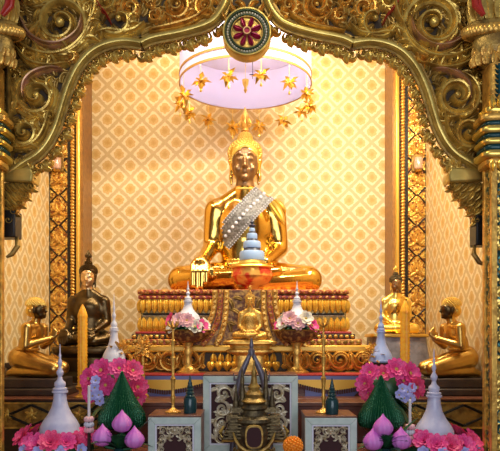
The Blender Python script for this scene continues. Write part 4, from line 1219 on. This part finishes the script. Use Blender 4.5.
def flower(parent, name, kind, loc, normal, R, m, roll=0.0):
    key = (kind, m.name)
    if key not in _fl:
        if kind == 'gerbera': mb = flower_mb(11, 1.0, 3, 0.2, 0.9)
        elif kind == 'peony': mb = flower_mb(9, 1.0, 4, 0.35, 0.8)
        else: mb = flower_mb(6, 1.0, 2, 0.3, 0.7)
        o = mb.build(name, m, parent)
        ht = MB().ball((0, 0, 0.12), (0.17, 0.17, 0.12), 10, 6).build('flower_heart', M['yellow'], o) if kind != 'peony' else None
        _fl[key] = (o, ht)
    else:
        src, hs = _fl[key]
        o = src.copy(); C.objects.link(o); o.parent = parent; o.name = name
        if hs is not None:
            h = hs.copy(); C.objects.link(h); h.parent = o
    o.location = loc; o.scale = (R, R, R)
    q = Vector((0, 0, 1)).rotation_difference(Vector(normal).normalized()); e = (q.to_matrix() @ Matrix.Rotation(roll, 3, 'Z')).to_euler()
    o.rotation_euler = e
    return o
def leaf_blade(mb, p, d, L, w, droop=0.3, side=None):
    p = Vector(p); d = Vector(d).normalized(); s_ = d.cross(Vector((0, 0, 1)))
    if s_.length < 0.05: s_ = Vector((1, 0, 0))
    s_.normalize(); rows = []; n = 6
    for i in range(n):
        t = i / (n - 1); o = p + d * L * t + Vector((0, 0, -droop * L * t * t)); ww = w * max(0.03, math.sin(PI * (0.08 + 0.92 * t)))
        rows += [o - s_ * ww + Vector((0, 0, ww * 0.3)), o, o + s_ * ww + Vector((0, 0, ww * 0.3))]
    fs = []
    for i in range(n - 1):
        for j in range(2): fs.append((i * 3 + j, i * 3 + j + 1, i * 3 + j + 4, i * 3 + j + 3))
    mb.add(rows, fs)

def tray(px, label_t, label_b, label_s):
    Y = 5.2; p = P(px, 0, Y); z0 = 1.18; zt = P(0, 330, Y).z
    t = thing('footed_tray', (p.x, Y, z0), label_t, 'tray', None)
    h = zt - z0
    MB().lathe([(0.10, 0), (0.102, 0.012), (0.07, 0.03), (0.035, 0.06), (0.03, h * 0.4), (0.045, h * 0.5), (0.03, h * 0.58), (0.05, h * 0.72)], 32, sy=0.7).build('foot', M['gold_mid'], t)
    MB().lathe([(0.05, h * 0.70), (0.12, h * 0.76), (0.17, h * 0.86), (0.20, h), (0.19, h), (0.15, h * 0.9), (0.04, h * 0.8)], 32, sy=0.55).build('dish', M['brown_carve'], t)
    rim = MB().lathe([(0.208, h - 0.008), (0.216, h - 0.002), (0.208, h + 0.004)], 32, sy=0.55).build('gilt_rim', M['gold_dull'], t)
    bq = thing('flower_ring', (p.x, Y, zt), label_b, 'flowers')
    rr = random.Random(px)
    for i in range(13):
        a = -PI * 0.5 + 2 * PI * i / 13; r = 0.14
        n = (math.cos(a), math.sin(a) - 0.4, 0.5)
        flower(bq, 'flower', 'blossom' if i % 3 else 'gerbera', (r * math.cos(a), 0.7 * r * math.sin(a), 0.045 + rr.uniform(-0.04, 0.05)), n, 0.066, M[('palepink', 'cream', 'pink', 'cream')[i % 4]], rr.random() * 3)
    lm = MB()
    for i in range(16):
        a = 2 * PI * i / 16; leaf_blade(lm, (0.06 * math.cos(a), 0.05 * math.sin(a), 0.01), (math.cos(a), 0.7 * math.sin(a), 0.2), 0.14, 0.022)
    lm.ball((0, 0, 0.0), (0.11, 0.085, 0.05), 14, 8)
    lm.build('foliage', M['leaf'], bq)
    stupa(px, Y, 281, 320, 12, zt + 0.03, M['white'], label_s)
tray(188, 'carved brown dish on a gilt foot left of the central screen', 'pink and cream flowers on the tray nearer the dark bronze statue', 'small white stupa rising from cream flowers on the tray nearer the dark bronze statue')
tray(297, 'carved brown dish on a gilt foot right of the central screen', 'pink and cream flowers on the tray nearer the silver-grey pedestal', 'small white stupa rising from pink flowers on the tray nearer the silver-grey pedestal')

# ------------------------------------------------------------------ framed offering stands
def lattice(mb, w, h, z0, y, big):
    """mirror-symmetric carved scrollwork filling w x h around x = 0"""
    for q in (-1, 1):
        u = w
        L = [(0.16, 0.80, 0.10, 90, 1.4, 1), (0.34, 0.84, 0.10, 200, 1.4, -1), (0.36, 0.58, 0.10, 60, 1.5, 1), (0.18, 0.60, 0.07, 0, 1.3, -1), (0.38, 0.33, 0.09, 120, 1.4, -1), (0.37, 0.12, 0.09, 250, 1.4, 1)]
        for fx, fz, R, a0, tn, sg in L:
            a = math.radians(a0) if q > 0 else PI - math.radians(a0)
            mb.spiral(q * fx * u, z0 + fz * h, R * u, a, tn, sg * q, 0.032 * u, y, 0.015)
            for k in range(3):
                aa = a + q * sg * (0.4 + 1.2 * k)
                mb.leaf(q * fx * u + R * u * math.cos(aa), z0 + fz * h + R * u * math.sin(aa), aa + q * sg * 0.8, 0.13 * u, 0.03 * u, y, 0.014, curl=q * sg * 1.2, n=6)
        for fx, fz, ang, Lr in ((0.06, 0.92, -0.3, 0.2), (0.05, 0.7, 0.5, 0.16), (0.44, 0.96, 2.6, 0.2), (0.44, 0.70, 2.2, 0.14), (0.44, 0.46, 2.4, 0.14), (0.44, 0.22, 2.3, 0.16), (0.26, 0.46, 0.6, 0.12)):
            an = ang if q > 0 else PI - ang
            mb.leaf(q * fx * u, z0 + fz * h, an, Lr * u, 0.035 * u, y, 0.014, curl=q * 1.0, n=6)
    mb.ball((0, y - 0.006, z0 + 0.83 * h), (0.05 * w, 0.012, 0.05 * w), 10, 6)
    for k in range(8):
        a = k * PI / 4; mb.leaf(0.03 * w * math.cos(a), z0 + 0.83 * h + 0.03 * w * math.sin(a), a, 0.075 * w, 0.025 * w, y, 0.016, curl=0, n=5)
def stand(px0, px1, py_top, Y, depth, z0, fpx, label):
    x0, x1 = P(px0, 0, Y).x, P(px1, 0, Y).x; zt = P(0, py_top, Y).z; cx = (x0 + x1) / 2; w = (x1 - x0) / 2; h = zt - z0; k = Y / F
    t = thing('offering_stand', (cx, Y, z0), label, 'stand')
    f = fpx * k
    MB().box(-w + 0.004, w - 0.004, 0.03, depth, 0, h - 0.012).build('body', M['maroon'], t, smooth=False)
    MB().box(-w, w, 0.0, depth, h - 0.012, h).build('top', M['brown_wood'], t, bevel=0.003)
    fr = MB()
    for poly in ([(-w, 0), (-w, h - 0.012), (-w + f, h - 0.012 - f), (-w + f, f)], [(w, 0), (w, h - 0.012), (w - f, h - 0.012 - f), (w - f, f)], [(-w, h - 0.0121), (w, h - 0.0121), (w - f, h - 0.012 - f), (-w + f, h - 0.012 - f)], [(-w, 0), (w, 0), (w - f, f), (-w + f, f)]):
        fr.prism(poly, -0.004, 0.03)
    fr.build('frame', M['pale_green'], t, smooth=False, bevel=0.004)
    g = 1.6 * k; iw = w - f; z1 = h - 0.012 - f; b = MB()
    b.box(-iw, -iw + g, 0.004, 0.03, f, z1).box(iw - g, iw, 0.004, 0.03, f, z1).box(-iw + g, iw - g, 0.004, 0.03, z1 - g, z1).box(-iw + g, iw - g, 0.004, 0.03, f, f + g)
    b.build('white_border', M['white'], t, smooth=False)
    MB().box(-iw + g, iw - g, 0.022, 0.03, f + g, z1 - g).build('velvet_panel', M['velvet'], t, smooth=False)
    l = MB(); lattice(l, 2 * (iw - g), z1 - f - 2 * g, f + g, 0.022, False)
    l.build('carved_lattice', M['silver_carve'], t)
    return t
stand(203, 298, 374.5, 4.25, 0.33, 0.70, 6.5, 'largest pale green framed stand with carved lattice, behind the bronze urn')
stand(148, 201, 415.5, 3.9, 0.33, 0.70, 7, 'pale green framed stand with carved lattice under the bottle left of the urn')
stand(305, 357, 416, 3.9, 0.33, 0.70, 7, 'pale green framed stand with carved lattice right of the marigold')

zs = P(0, 415.5, 3.9).z; zs2 = P(0, 416, 3.9).z
def candlestick(px, Y, z0, py_top, label):
    p = P(px, 0, Y); H = P(0, py_top, Y).z - z0
    t = thing('candlestick', (p.x, Y, z0), label, 'candlestick')
    MB().lathe([(0.05, 0), (0.052, 0.006), (0.03, 0.016), (0.012, 0.03), (0.009, 0.05)], 20).build('base', M['gold_mid'], t)
    pr = [(0.009, 0.05)]
    for f, r in ((0.12, 0.012), (0.16, 0.016), (0.2, 0.010), (0.3, 0.0125), (0.36, 0.018), (0.38, 0.009), (0.5, 0.011), (0.58, 0.018), (0.6, 0.009), (0.7, 0.01), (0.76, 0.016), (0.78, 0.007), (0.9, 0.006)): pr.append((r, H * f))
    MB().lathe(pr, 14).build('stem', M['gold_mid'], t)
    tp = MB()
    for k in range(7):
        a = k * 2 * PI / 7; tp.tube([(0, 0, H * 0.88), (0.03 * math.cos(a), 0.03 * math.sin(a), H * 0.92), (0.04 * math.cos(a), 0.04 * math.sin(a), H * 0.97)], [0.004, 0.007, 0.002], 6)
    tp.ball((0, 0, H * 0.9), 0.014, 8, 6).tube([(0, 0, H * 0.9), (0, 0, H)], [0.006, 0.002], 6)
    tp.build('leaf_cup', M['gold_mid'], t)
candlestick(173, 4.06, zs, 318, 'tall slim gold candlestick on the framed stand left of the urn')
candlestick(323.5, 4.06, zs2, 316, 'tall slim gold candlestick on the framed stand right of the marigold')
def bottle(px, Y, z0, py_top, label, r=0.07):
    p = P(px, 0, Y); H = P(0, py_top, Y).z - z0
    t = thing('spired_jar', (p.x, Y, z0), label, 'jar')
    MB().lathe([(r * 0.95, 0), (r, 0.01), (r, H * 0.36), (r * 0.85, H * 0.42), (r * 0.7, H * 0.43)], 24).build('jar', M['bottle'], t)
    pr = []
    for i in range(6):
        zz_ = H * (0.43 + 0.085 * i); q = r * 0.78 * (1 - i / 7.0)
        pr += [(q, zz_), (q * 1.05, zz_ + H * 0.012), (q * 0.72, zz_ + H * 0.07)]
    pr.append((0.002, H))
    MB().lathe(pr, 18).build('spire_lid', M['bottle'], t)
bottle(190, 4.02, zs, 375, 'dark teal spired jar beside the left gold candlestick', 0.042)
bottle(332, 4.0, zs2, 378, 'dark teal spired jar beside the right gold candlestick', 0.042)

# ------------------------------------------------------------------ bronze urn and grey forked stand
ux = P(254, 0, 3.95).x
urn = thing('bronze_urn', (ux, 3.95, 0.70), 'ornate bronze urn with dark oval opening at the front centre', 'urn')
k3 = 3.95 / F
zu = lambda py: CZ + (HZ - py) * k3 - 0.70
MB().lathe([(0.13, 0), (0.14, 0.02), (0.11, 0.04), (0.10, zu(446)), (0.105, zu(440)), (0.11, zu(430)), (0.10, zu(424)), (0.125, zu(421)), (0.12, zu(418)), (0.085, zu(415)), (0.075, zu(410)), (0.09, zu(408)), (0.085, zu(405)), (0.06, zu(402))], 36, sy=0.9).build('body', M['bronze_old'], urn)
for q in (-1, 1):
    wg = MB()
    for i in range(7):
        z = zu(437 - i * 3.4); w0 = 0.07; w1 = 0.20 - 0.009 * i
        wg.box(min(q * w0, q * w1), max(q * w0, q * w1), -0.06, 0.06, z - 0.008, z + 0.008)
    wg.box(min(q * 0.1, q * 0.165), max(q * 0.1, q * 0.165), -0.05, 0.05, zu(439), zu(414))
    wg.build('ribbed_wing', M['bronze_old'], urn, bevel=0.004)
def oval(mb, rx, rz, cz, y, t, n=32):
    vs = [(rx * math.copysign(abs(math.cos(2 * PI * k / n)) ** 0.7, math.cos(2 * PI * k / n)), yy, cz + rz * math.copysign(abs(math.sin(2 * PI * k / n)) ** 0.7, math.sin(2 * PI * k / n))) for yy in (y, y - t) for k in range(n)]
    mb.add(vs, [tuple(range(n)), tuple(range(2 * n - 1, n - 1, -1))] + [(k, (k + 1) % n, n + (k + 1) % n, n + k) for k in range(n)]); return mb
oval(MB(), 0.058, 0.075, zu(434), -0.10, 0.025).build('opening_frame', M['gold_dull'], urn, bevel=0.004)
oval(MB(), 0.046, 0.062, zu(434), -0.12, 0.008).build('dark_opening', M['velvet'], urn)
gl = MB()
for q in (-1, 1):
    gl.tube([(0, -0.13, zu(449)), (q * 0.05, -0.13, zu(447.5)), (q * 0.09, -0.125, zu(443)), (q * 0.115, -0.115, zu(437)), (q * 0.13, -0.1, zu(430))], [0.012, 0.013, 0.012, 0.01, 0.004], 8)
    for k in range(5):
        gl.spiral(q * (0.02 + 0.024 * k), zu(451 - 1.3 * k), 0.013, PI / 2, 1.2, -q, 0.005, -0.13, 0.015)
    MB().tube([(q * 0.13, 0, zu(440)), (q * 0.20, 0, zu(440)), (q * 0.215, 0, zu(432)), (q * 0.19, 0, zu(426))], [0.014, 0.013, 0.012, 0.005], 8).build('handle', M['gold_old'], urn)
gl.build('scroll_garland', M['gold_dull'], urn)
sh = MB().lathe([(0.07, zu(403)), (0.085, zu(401)), (0.055, zu(397)), (0.06, zu(394)), (0.035, zu(390)), (0.04, zu(387)), (0.022, zu(383)), (0.016, zu(375)), (0.02, zu(373)), (0.008, zu(368)), (0.004, zu(360))], 20)
sh.build('spire', M['gold_dull'], urn)
sd = MB()
for q in (-1, 1):
    sd.lathe([(0.022, zu(406)), (0.026, zu(403)), (0.016, zu(398)), (0.02, zu(392)), (0.012, zu(386)), (0.014, zu(380)), (0.003, zu(368))], 14, (q * 0.075, 0.0, 0))
    sd.lathe([(0.016, zu(409)), (0.02, zu(404)), (0.012, zu(396)), (0.003, zu(385))], 12, (q * 0.115, 0.0, 0))
    sd.box(min(q * 0.05, q * 0.14), max(q * 0.05, q * 0.14), -0.03, 0.03, zu(412), zu(407))
sd.build('side_spires', M['bronze_old'], urn)
fx = P(251.5, 0, 4.13).x
fk = thing('forked_stand', (fx, 4.13, 0.70), 'grey forked tusk-like stand rising behind the bronze urn', 'ornament')
k4 = 4.13 / F; zf = lambda py: CZ + (HZ - py) * k4 - 0.70
for q in (-1, 1):
    MB().tube([(q * 0.004, 0, zf(352)), (q * 5 * k4, 0, zf(362)), (q * 10 * k4, 0, zf(373)), (q * 13 * k4, 0, zf(385)), (q * 15.5 * k4, 0, zf(400)), (q * 18 * k4, 0, zf(425)), (q * 19 * k4, 0, 0.0)], [0.012, 0.018, 0.022, 0.02, 0.018, 0.02, 0.022], 12).build('tusk', M['tusk'], fk)
    MB().tube([(q * 11 * k4, 0, zf(378)), (q * 17 * k4, -0.005, zf(380)), (q * 18 * k4, -0.01, zf(373))], [0.012, 0.011, 0.003], 8).build('thorn', M['tusk'], fk)
MB().lathe([(0.02, zf(356)), (0.024, zf(351)), (0.012, zf(348)), (0.016, zf(345)), (0.004, zf(338))], 14).build('apex_knob', M['tusk'], fk)

# ------------------------------------------------------------------ green pleated cones, flowers, buds
def cone(px, Y, py_base, py_top, rpx, label):
    p = P(px, 0, Y); zb = P(0, py_base, Y).z; H = P(0, py_top, Y).z - zb; R = rpx * Y / F
    t = thing('pleated_cone', (p.x, Y, 0.70), label, 'offering')
    h0 = zb - 0.70
    MB().lathe([(0.10, 0), (0.105, 0.015), (0.05, 0.05), (0.045, h0 * 0.6), (0.10, h0 * 0.9), (0.12, h0 + 0.002)], 28).build('foot', M['dark_wood'], t)
    MB().lathe([(R * 0.7, h0), (R * 0.92, h0 + H * 0.04), (R, h0 + H * 0.14), (R * 0.96, h0 + H * 0.25), (R * 0.80, h0 + H * 0.38), (R * 0.56, h0 + H * 0.54), (R * 0.34, h0 + H * 0.72), (R * 0.16, h0 + H * 0.88), (R * 0.06, h0 + H * 0.98), (0.003, h0 + H)], 144, pleat=0.055, pn=48).build('pleated_bud', M['green_satin'], t)
    return t
cone(122, 4.05, 428, 371, 23.5, 'dark green shiny pleated cone in front of the pink flowers, dark statue side')
cone(381, 4.05, 428, 375, 23, 'dark green shiny pleated cone in front of the pink flowers, silver pedestal side')

def bouquet(px, Y, py, label, spec, blue, rpx):
    p = P(px, 0, Y); zc = P(0, py, Y).z; k = Y / F
    t = thing('flower_bouquet', (p.x, Y, 0.70), label, 'flowers'); h = zc - 0.70
    MB().lathe([(0.07, 0), (0.075, 0.02), (0.05, 0.05), (0.08, h * 0.35), (0.07, h * 0.6), (0.045, h * 0.68), (0.06, h * 0.74)], 24).build('vase', M['bottle'], t)
    fo = MB(); rr = random.Random(px)
    for i in range(46):
        a = rr.uniform(0, 2 * PI); e = rr.uniform(-0.5, 0.9)
        leaf_blade(fo, (0, 0, h * 0.72), (math.cos(a) * math.cos(e), 0.6 * math.sin(a) * math.cos(e), math.sin(e)), rr.uniform(0.12, 0.26), 0.03, 0.5)
    fo.ball((0, 0.02, h * 0.86), (0.14, 0.08, 0.13), 14, 9)
    fo.build('foliage', M['leaf'], t)
    for dx, dy, R, mk in spec:
        n = (dx / rpx * 0.7, -0.9, -dy / rpx * 0.6 + 0.15)
        flower(t, 'flower', 'gerbera', (dx * k, -0.07 - rr.uniform(0, 0.04), h - dy * k), n, R * k, M[mk], rr.random() * 3)
    for dx, dy in blue:
        flower(t, 'small_flower', 'blossom', (dx * k, -0.15, h - dy * k), (0.1, -1, 0.3), 5.2 * k, M['violet'], rr.random())
    return t
bouquet(114, 4.42, 380, 'bouquet of hot pink daisies with lilac-blue blooms behind the left green cone',
    [(-22, -2, 11, 'pink'), (-10, -10, 12.5, 'pink'), (8, -12, 11, 'pink'), (21, -10, 11, 'rose'), (25, 6, 11.5, 'rose'), (-20, 12, 10, 'pink'), (-5, 4, 11, 'pink'), (26, 16, 9, 'rose'), (10, 2, 9, 'rose')],
    [(-14, 6), (-10, 13), (-16, 14), (-9, 19), (-13, -1)], 28)
bouquet(387, 4.42, 381, 'bouquet of pink daisies with lilac-blue blooms behind the right green cone',
    [(-24, 2, 10.5, 'pink'), (-19, -9, 10, 'pink'), (-22, 10, 9, 'rose'), (6, -12, 12, 'pink'), (20, -8, 12, 'pink'), (25, 5, 11, 'rose'), (-6, -8, 9, 'rose'), (13, -1, 10, 'pink')],
    [(10, 6), (15, 9), (7, 12), (19, 5), (12, 15), (18, 15)], 28)

def ring_flowers(px, Y, label, seed):
    p = P(px, 0, Y); k = Y / F
    t = thing('flower_cluster', (p.x, Y, 0.70), label, 'flowers'); rr = random.Random(seed)
    fo = MB()
    for i in range(40):
        a = rr.uniform(0, 2 * PI); r = rr.uniform(0.16, 0.2)
        leaf_blade(fo, (r * math.cos(a), r * math.sin(a), 0.0), (math.cos(a) * 0.5, math.sin(a) * 0.5, rr.uniform(0.5, 1)), rr.uniform(0.07, 0.12), 0.022, 0.5)
    n = 36
    fo.tube([(0.19 * math.cos(2 * PI * i / n), 0.19 * math.sin(2 * PI * i / n), 0.045) for i in range(n)], 0.045, 8, closed=True)
    fo.build('foliage', M['leaf'], t)
    for i in range(15):
        a = 2 * PI * i / 15 + 0.2; r = 0.2 + rr.uniform(-0.012, 0.02)
        z = 0.115 + rr.uniform(-0.02, 0.025)
        flower(t, 'flower', 'peony', (r * math.cos(a) * 1.02, r * math.sin(a), z), (math.cos(a) * 0.55, math.sin(a) * 0.6 - 0.25, 0.55), rr.uniform(0.068, 0.08), M[('pink', 'rose', 'pink', 'rose', 'pink')[i % 5]], rr.random() * 3)
    for a in (-2.2, -1.75, -1.2, -0.7):
        flower(t, 'small_flower', 'blossom', (0.255 * math.cos(a), 0.255 * math.sin(a), 0.07), (math.cos(a), math.sin(a), 0.4), 0.042, M['violet'], 0)
    return t
ring_flowers(58, 4.1, 'hot pink peonies around the large lilac stupa on the dark statue side', 3)
ring_flowers(438, 4.05, 'hot pink peonies around the large lilac stupa on the right disciple side', 8)

def bud_vase(pts, label, px):
    Y = 3.84; k = Y / F; p = P(px, 0, Y)
    t = thing('lotus_bud_vase', (p.x, Y, 0.70), label, 'flowers')
    MB().lathe([(0.045, 0), (0.05, 0.01), (0.035, 0.03), (0.05, 0.06), (0.03, 0.09), (0.035, 0.1)], 20).build('vase', M['bottle'], t)
    fo = MB(); rr = random.Random(px)
    for i in range(26):
        a = 2 * PI * i / 26 + rr.uniform(-0.2, 0.2)
        leaf_blade(fo, (0, 0, 0.09), (math.cos(a), math.sin(a) * 0.6, rr.uniform(0.3, 1.4)), rr.uniform(0.15, 0.26), 0.034, 0.4)
    leaf_blade(fo, (0.03, 0.02, 0.1), (0.6, -0.05, 0.75), 0.28, 0.035, 0.1)
    fo.build('leaves', M['leaf'], t)
    for bx_, by in pts:
        w = P(bx_, by, Y - 0.03) - Vector((p.x, Y, 0.70)); R = 9.6 * k
        s_ = MB().tube([(0, 0, 0.09), (w.x * 0.6, w.y * 0.5, w.z * 0.6), (w.x, w.y, w.z - 0.05)], 0.007, 8)
        st = s_.build('stem', M['leaf'], t)
        b = MB()
        prof = [(R * 0.25, -R * 0.95), (R * 0.7, -R * 0.75), (R * 0.98, -R * 0.3), (R, 0.0), (R * 0.88, R * 0.3), (R * 0.6, R * 0.7), (R * 0.24, R * 1.05), (0.001, R * 1.4)]
        b.lathe(prof, 40, (0, 0, 0), pleat=0.10, pn=10)
        b.build('lotus_bud', M['lotus'], t, loc=None).location = w
    return t
bud_vase([(122, 423), (102.5, 437), (134.5, 439)], 'vase of three pink lotus buds below the left green cone', 119)
bud_vase([(383, 427), (373, 441), (401, 440)], 'vase of three pink lotus buds below the right green cone', 386)
def marigold(px, py, Y, label):
    p = P(px, py, Y); t = thing('marigold_vase', (p.x, Y, 0.70), label, 'flowers'); h = p.z - 0.70
    MB().lathe([(0.03, 0), (0.035, 0.01), (0.02, 0.02), (0.02, h - 0.03)], 14).build('stem_cup', M['leaf'], t)
    b = MB(); ga = PI * (3 - math.sqrt(5)); R = 10 * Y / F
    b.ball((0, 0, h), R * 0.85, 12, 8)
    for i in range(110):
        z = 1 - 2 * (i + 0.5) / 110; rr_ = math.sqrt(1 - z * z); a = ga * i; d = Vector((rr_ * math.cos(a), rr_ * math.sin(a), z))
        b.ball(Vector((0, 0, h)) + d * R * 0.9, (R * 0.17, R * 0.17, R * 0.13), 6, 4)
    b.build('flower_head', M['marigold'], t)
marigold(293, 446, 3.82, 'round orange marigold between the urn and the right framed stand')

def orange_candle(px, py_top, label):
    Y = 4.96; p = P(px, 0, Y); H = P(0, py_top, Y).z - 1.0; r = 4.6 * Y / F
    t = thing('carved_candle', (p.x, Y, 1.0), label, 'candle')
    MB().lathe([(0.06, 0), (0.062, 0.01), (0.03, 0.03), (0.025, 0.05), (0.05, 0.07), (0.055, 0.09), (0.04, 0.10)], 24).build('holder', M['gold_mid'], t)
    pr = [(r * 0.95, 0.095)]; n = 40
    for i in range(1, n):
        z = 0.095 + (H - 0.095 - 0.09) * i / n; pr.append((r * (1 + (0.06 if i % 2 else -0.06)), z))
    pr += [(r, H - 0.085), (r * 0.7, H - 0.05), (r * 0.35, H - 0.02), (0.002, H)]
    MB().lathe(pr, 24, pleat=0.08, pn=12).build('wax', M['orange_wax'], t)
orange_candle(82.5, 304, 'tall carved orange candle in front of the dark bronze statue')
orange_candle(405, 300, 'tall carved orange candle in front of the silver-grey pedestal')

def thin_candle(px, py_top, label):
    Y = 3.98; p = P(px, 0, Y); H = P(0, py_top, Y).z - 0.70; k = Y / F
    t = thing('garland_candle', (p.x, Y, 0.70), label, 'candle')
    MB().lathe([(0.035, 0), (0.036, 0.008), (0.012, 0.02), (0.01, H * 0.5), (0.016, H * 0.52)], 16).build('holder', M['dark_wood'], t)
    MB().lathe([(0.0095, H * 0.5), (0.009, H), (0.003, H + 0.004)], 12).build('wax', M['pale_wax'], t)
    g = MB()
    for i in range(3): 
        for j in range(7):
            a = 2 * PI * j / 7; g.mat(i % 2); g.ball((0.02 * math.cos(a), 0.02 * math.sin(a), H * 0.55 - 0.035 * i), (0.014, 0.014, 0.018), 8, 5)
    g.build('garland', [M['palepink'], M['white']], t)
thin_candle(89, 386, 'thin white candle with pink garland between the left lilac stupa and lotus buds')
thin_candle(410, 400, 'thin white candle with pink garland between the right lilac stupa and lotus buds')

def gold_tree(px, py, Y, label):
    p = P(px, py, Y); h = p.z - 1.0; t = thing('gold_flower_tree', (p.x, Y, 1.0), label, 'ornament')
    MB().lathe([(0.05, 0), (0.05, 0.015), (0.02, 0.04), (0.014, h * 0.6), (0.01, h + 0.02)], 14).build('trunk', M['gold_mid'], t)
    b = MB(); rr = random.Random(px)
    for i in range(46):
        a = rr.uniform(0, 2 * PI); e = rr.uniform(-0.9, 1.4); L = rr.uniform(0.05, 0.10)
        d = Vector((math.cos(a) * math.cos(e), math.sin(a) * math.cos(e), math.sin(e))); o = Vector((0, 0, h)); q = o + d * L
        b.tube([o, q], [0.003, 0.003], 5)
        s_ = d.cross(Vector((0, 0, 1))).normalized() if abs(d.z) < 0.95 else Vector((1, 0, 0))
        u_ = s_.cross(d)
        b.add([q - d * 0.01, q + s_ * 0.02 + u_ * 0.008, q + d * 0.032, q - s_ * 0.02 + u_ * 0.008], [(0, 1, 2), (0, 2, 3)])
        b.ball(q, 0.009, 6, 4)
    b.build('gold_leaves', M['gold_mid'], t)
gold_tree(120, 352, 4.97, 'small gilt flower tree above the left pink bouquet')
gold_tree(373, 356, 4.97, 'small gilt flower tree above the right pink bouquet')
gold_tree(143, 349, 4.98, 'small gilt flower tree between the left bouquet and the gold candlestick')

# ------------------------------------------------------------------ camera and light
cam = bpy.data.cameras.new('camera'); co = bpy.data.objects.new('camera', cam); C.objects.link(co)
co.location = (0, 0, CZ); co.rotation_euler = (PI / 2, 0, 0)
cam.sensor_fit = 'HORIZONTAL'; cam.sensor_width = 36; cam.lens = 36 * F / 500
cam.shift_y = (HZ - 225.5) / 500; cam.clip_start = 0.05; cam.clip_end = 60
bpy.context.scene.camera = co

def area(name, loc, target, sx, sy, power, col):
    l = bpy.data.lights.new(name, 'AREA'); l.shape = 'RECTANGLE'; l.size = sx; l.size_y = sy; l.energy = power; l.color = col
    o = bpy.data.objects.new(name, l); C.objects.link(o); o.location = loc
    d = Vector(target) - Vector(loc); o.rotation_euler = d.to_track_quat('-Z', 'Y').to_euler(); return o
area('alcove_tube_right', (1.25, 4.75, 4.3), (-0.3, 6.6, 2.2), 0.9, 0.12, 92, (1.0, 0.88, 0.66))
area('alcove_tube_left', (-1.35, 4.75, 4.4), (0.2, 6.8, 2.4), 0.9, 0.12, 26, (1.0, 0.88, 0.66))
area('alcove_top', (0, 4.7, 4.9), (0, 6.9, 2.4), 1.6, 0.3, 60, (1.0, 0.88, 0.66))
pl = bpy.data.lights.new('overhead_fill', 'POINT'); pl.energy = 22; pl.color = (1.0, 0.93, 0.88); pl.shadow_soft_size = 0.08  # unseen light added over the canopy to brighten gauze and upper wall
po = bpy.data.objects.new('overhead_fill', pl); C.objects.link(po); po.location = (cc.x + 0.25, cc.y - 0.1, 4.85)
pi = bpy.data.lights.new('canopy_fill', 'POINT'); pi.energy = 13; pi.color = (1.0, 0.95, 1.0); pi.shadow_soft_size = 0.05  # added light inside the drum, whitens the gauze; no bulb there
oi = bpy.data.objects.new('canopy_fill', pi); C.objects.link(oi); oi.location = (cc.x, cc.y, cc.z + 0.3)
ph = bpy.data.lights.new('arch_fill', 'POINT'); ph.energy = 45; ph.color = (1.0, 0.88, 0.62); ph.shadow_soft_size = 0.15  # unseen warm light added before the arch to brighten its gilding
oh = bpy.data.objects.new('arch_fill', ph); C.objects.link(oh); oh.location = (0.3, 2.7, 4.5)
area('doorway_daylight', (0.6, -3.4, 2.6), (0, 4.2, 1.8), 5.0, 3.2, 210, (0.86, 0.90, 1.0))
w = bpy.data.worlds.new('world'); bpy.context.scene.world = w; w.use_nodes = True
w.node_tree.nodes['Background'].inputs['Color'].default_value = (0.75, 0.8, 1.0, 1)
w.node_tree.nodes['Background'].inputs['Strength'].default_value = 0.22
vs = bpy.context.scene.view_settings
vs.view_transform = 'Standard'; vs.look = 'None'; vs.gamma = 1.0; vs.use_curve_mapping = False; vs.exposure = 0.0
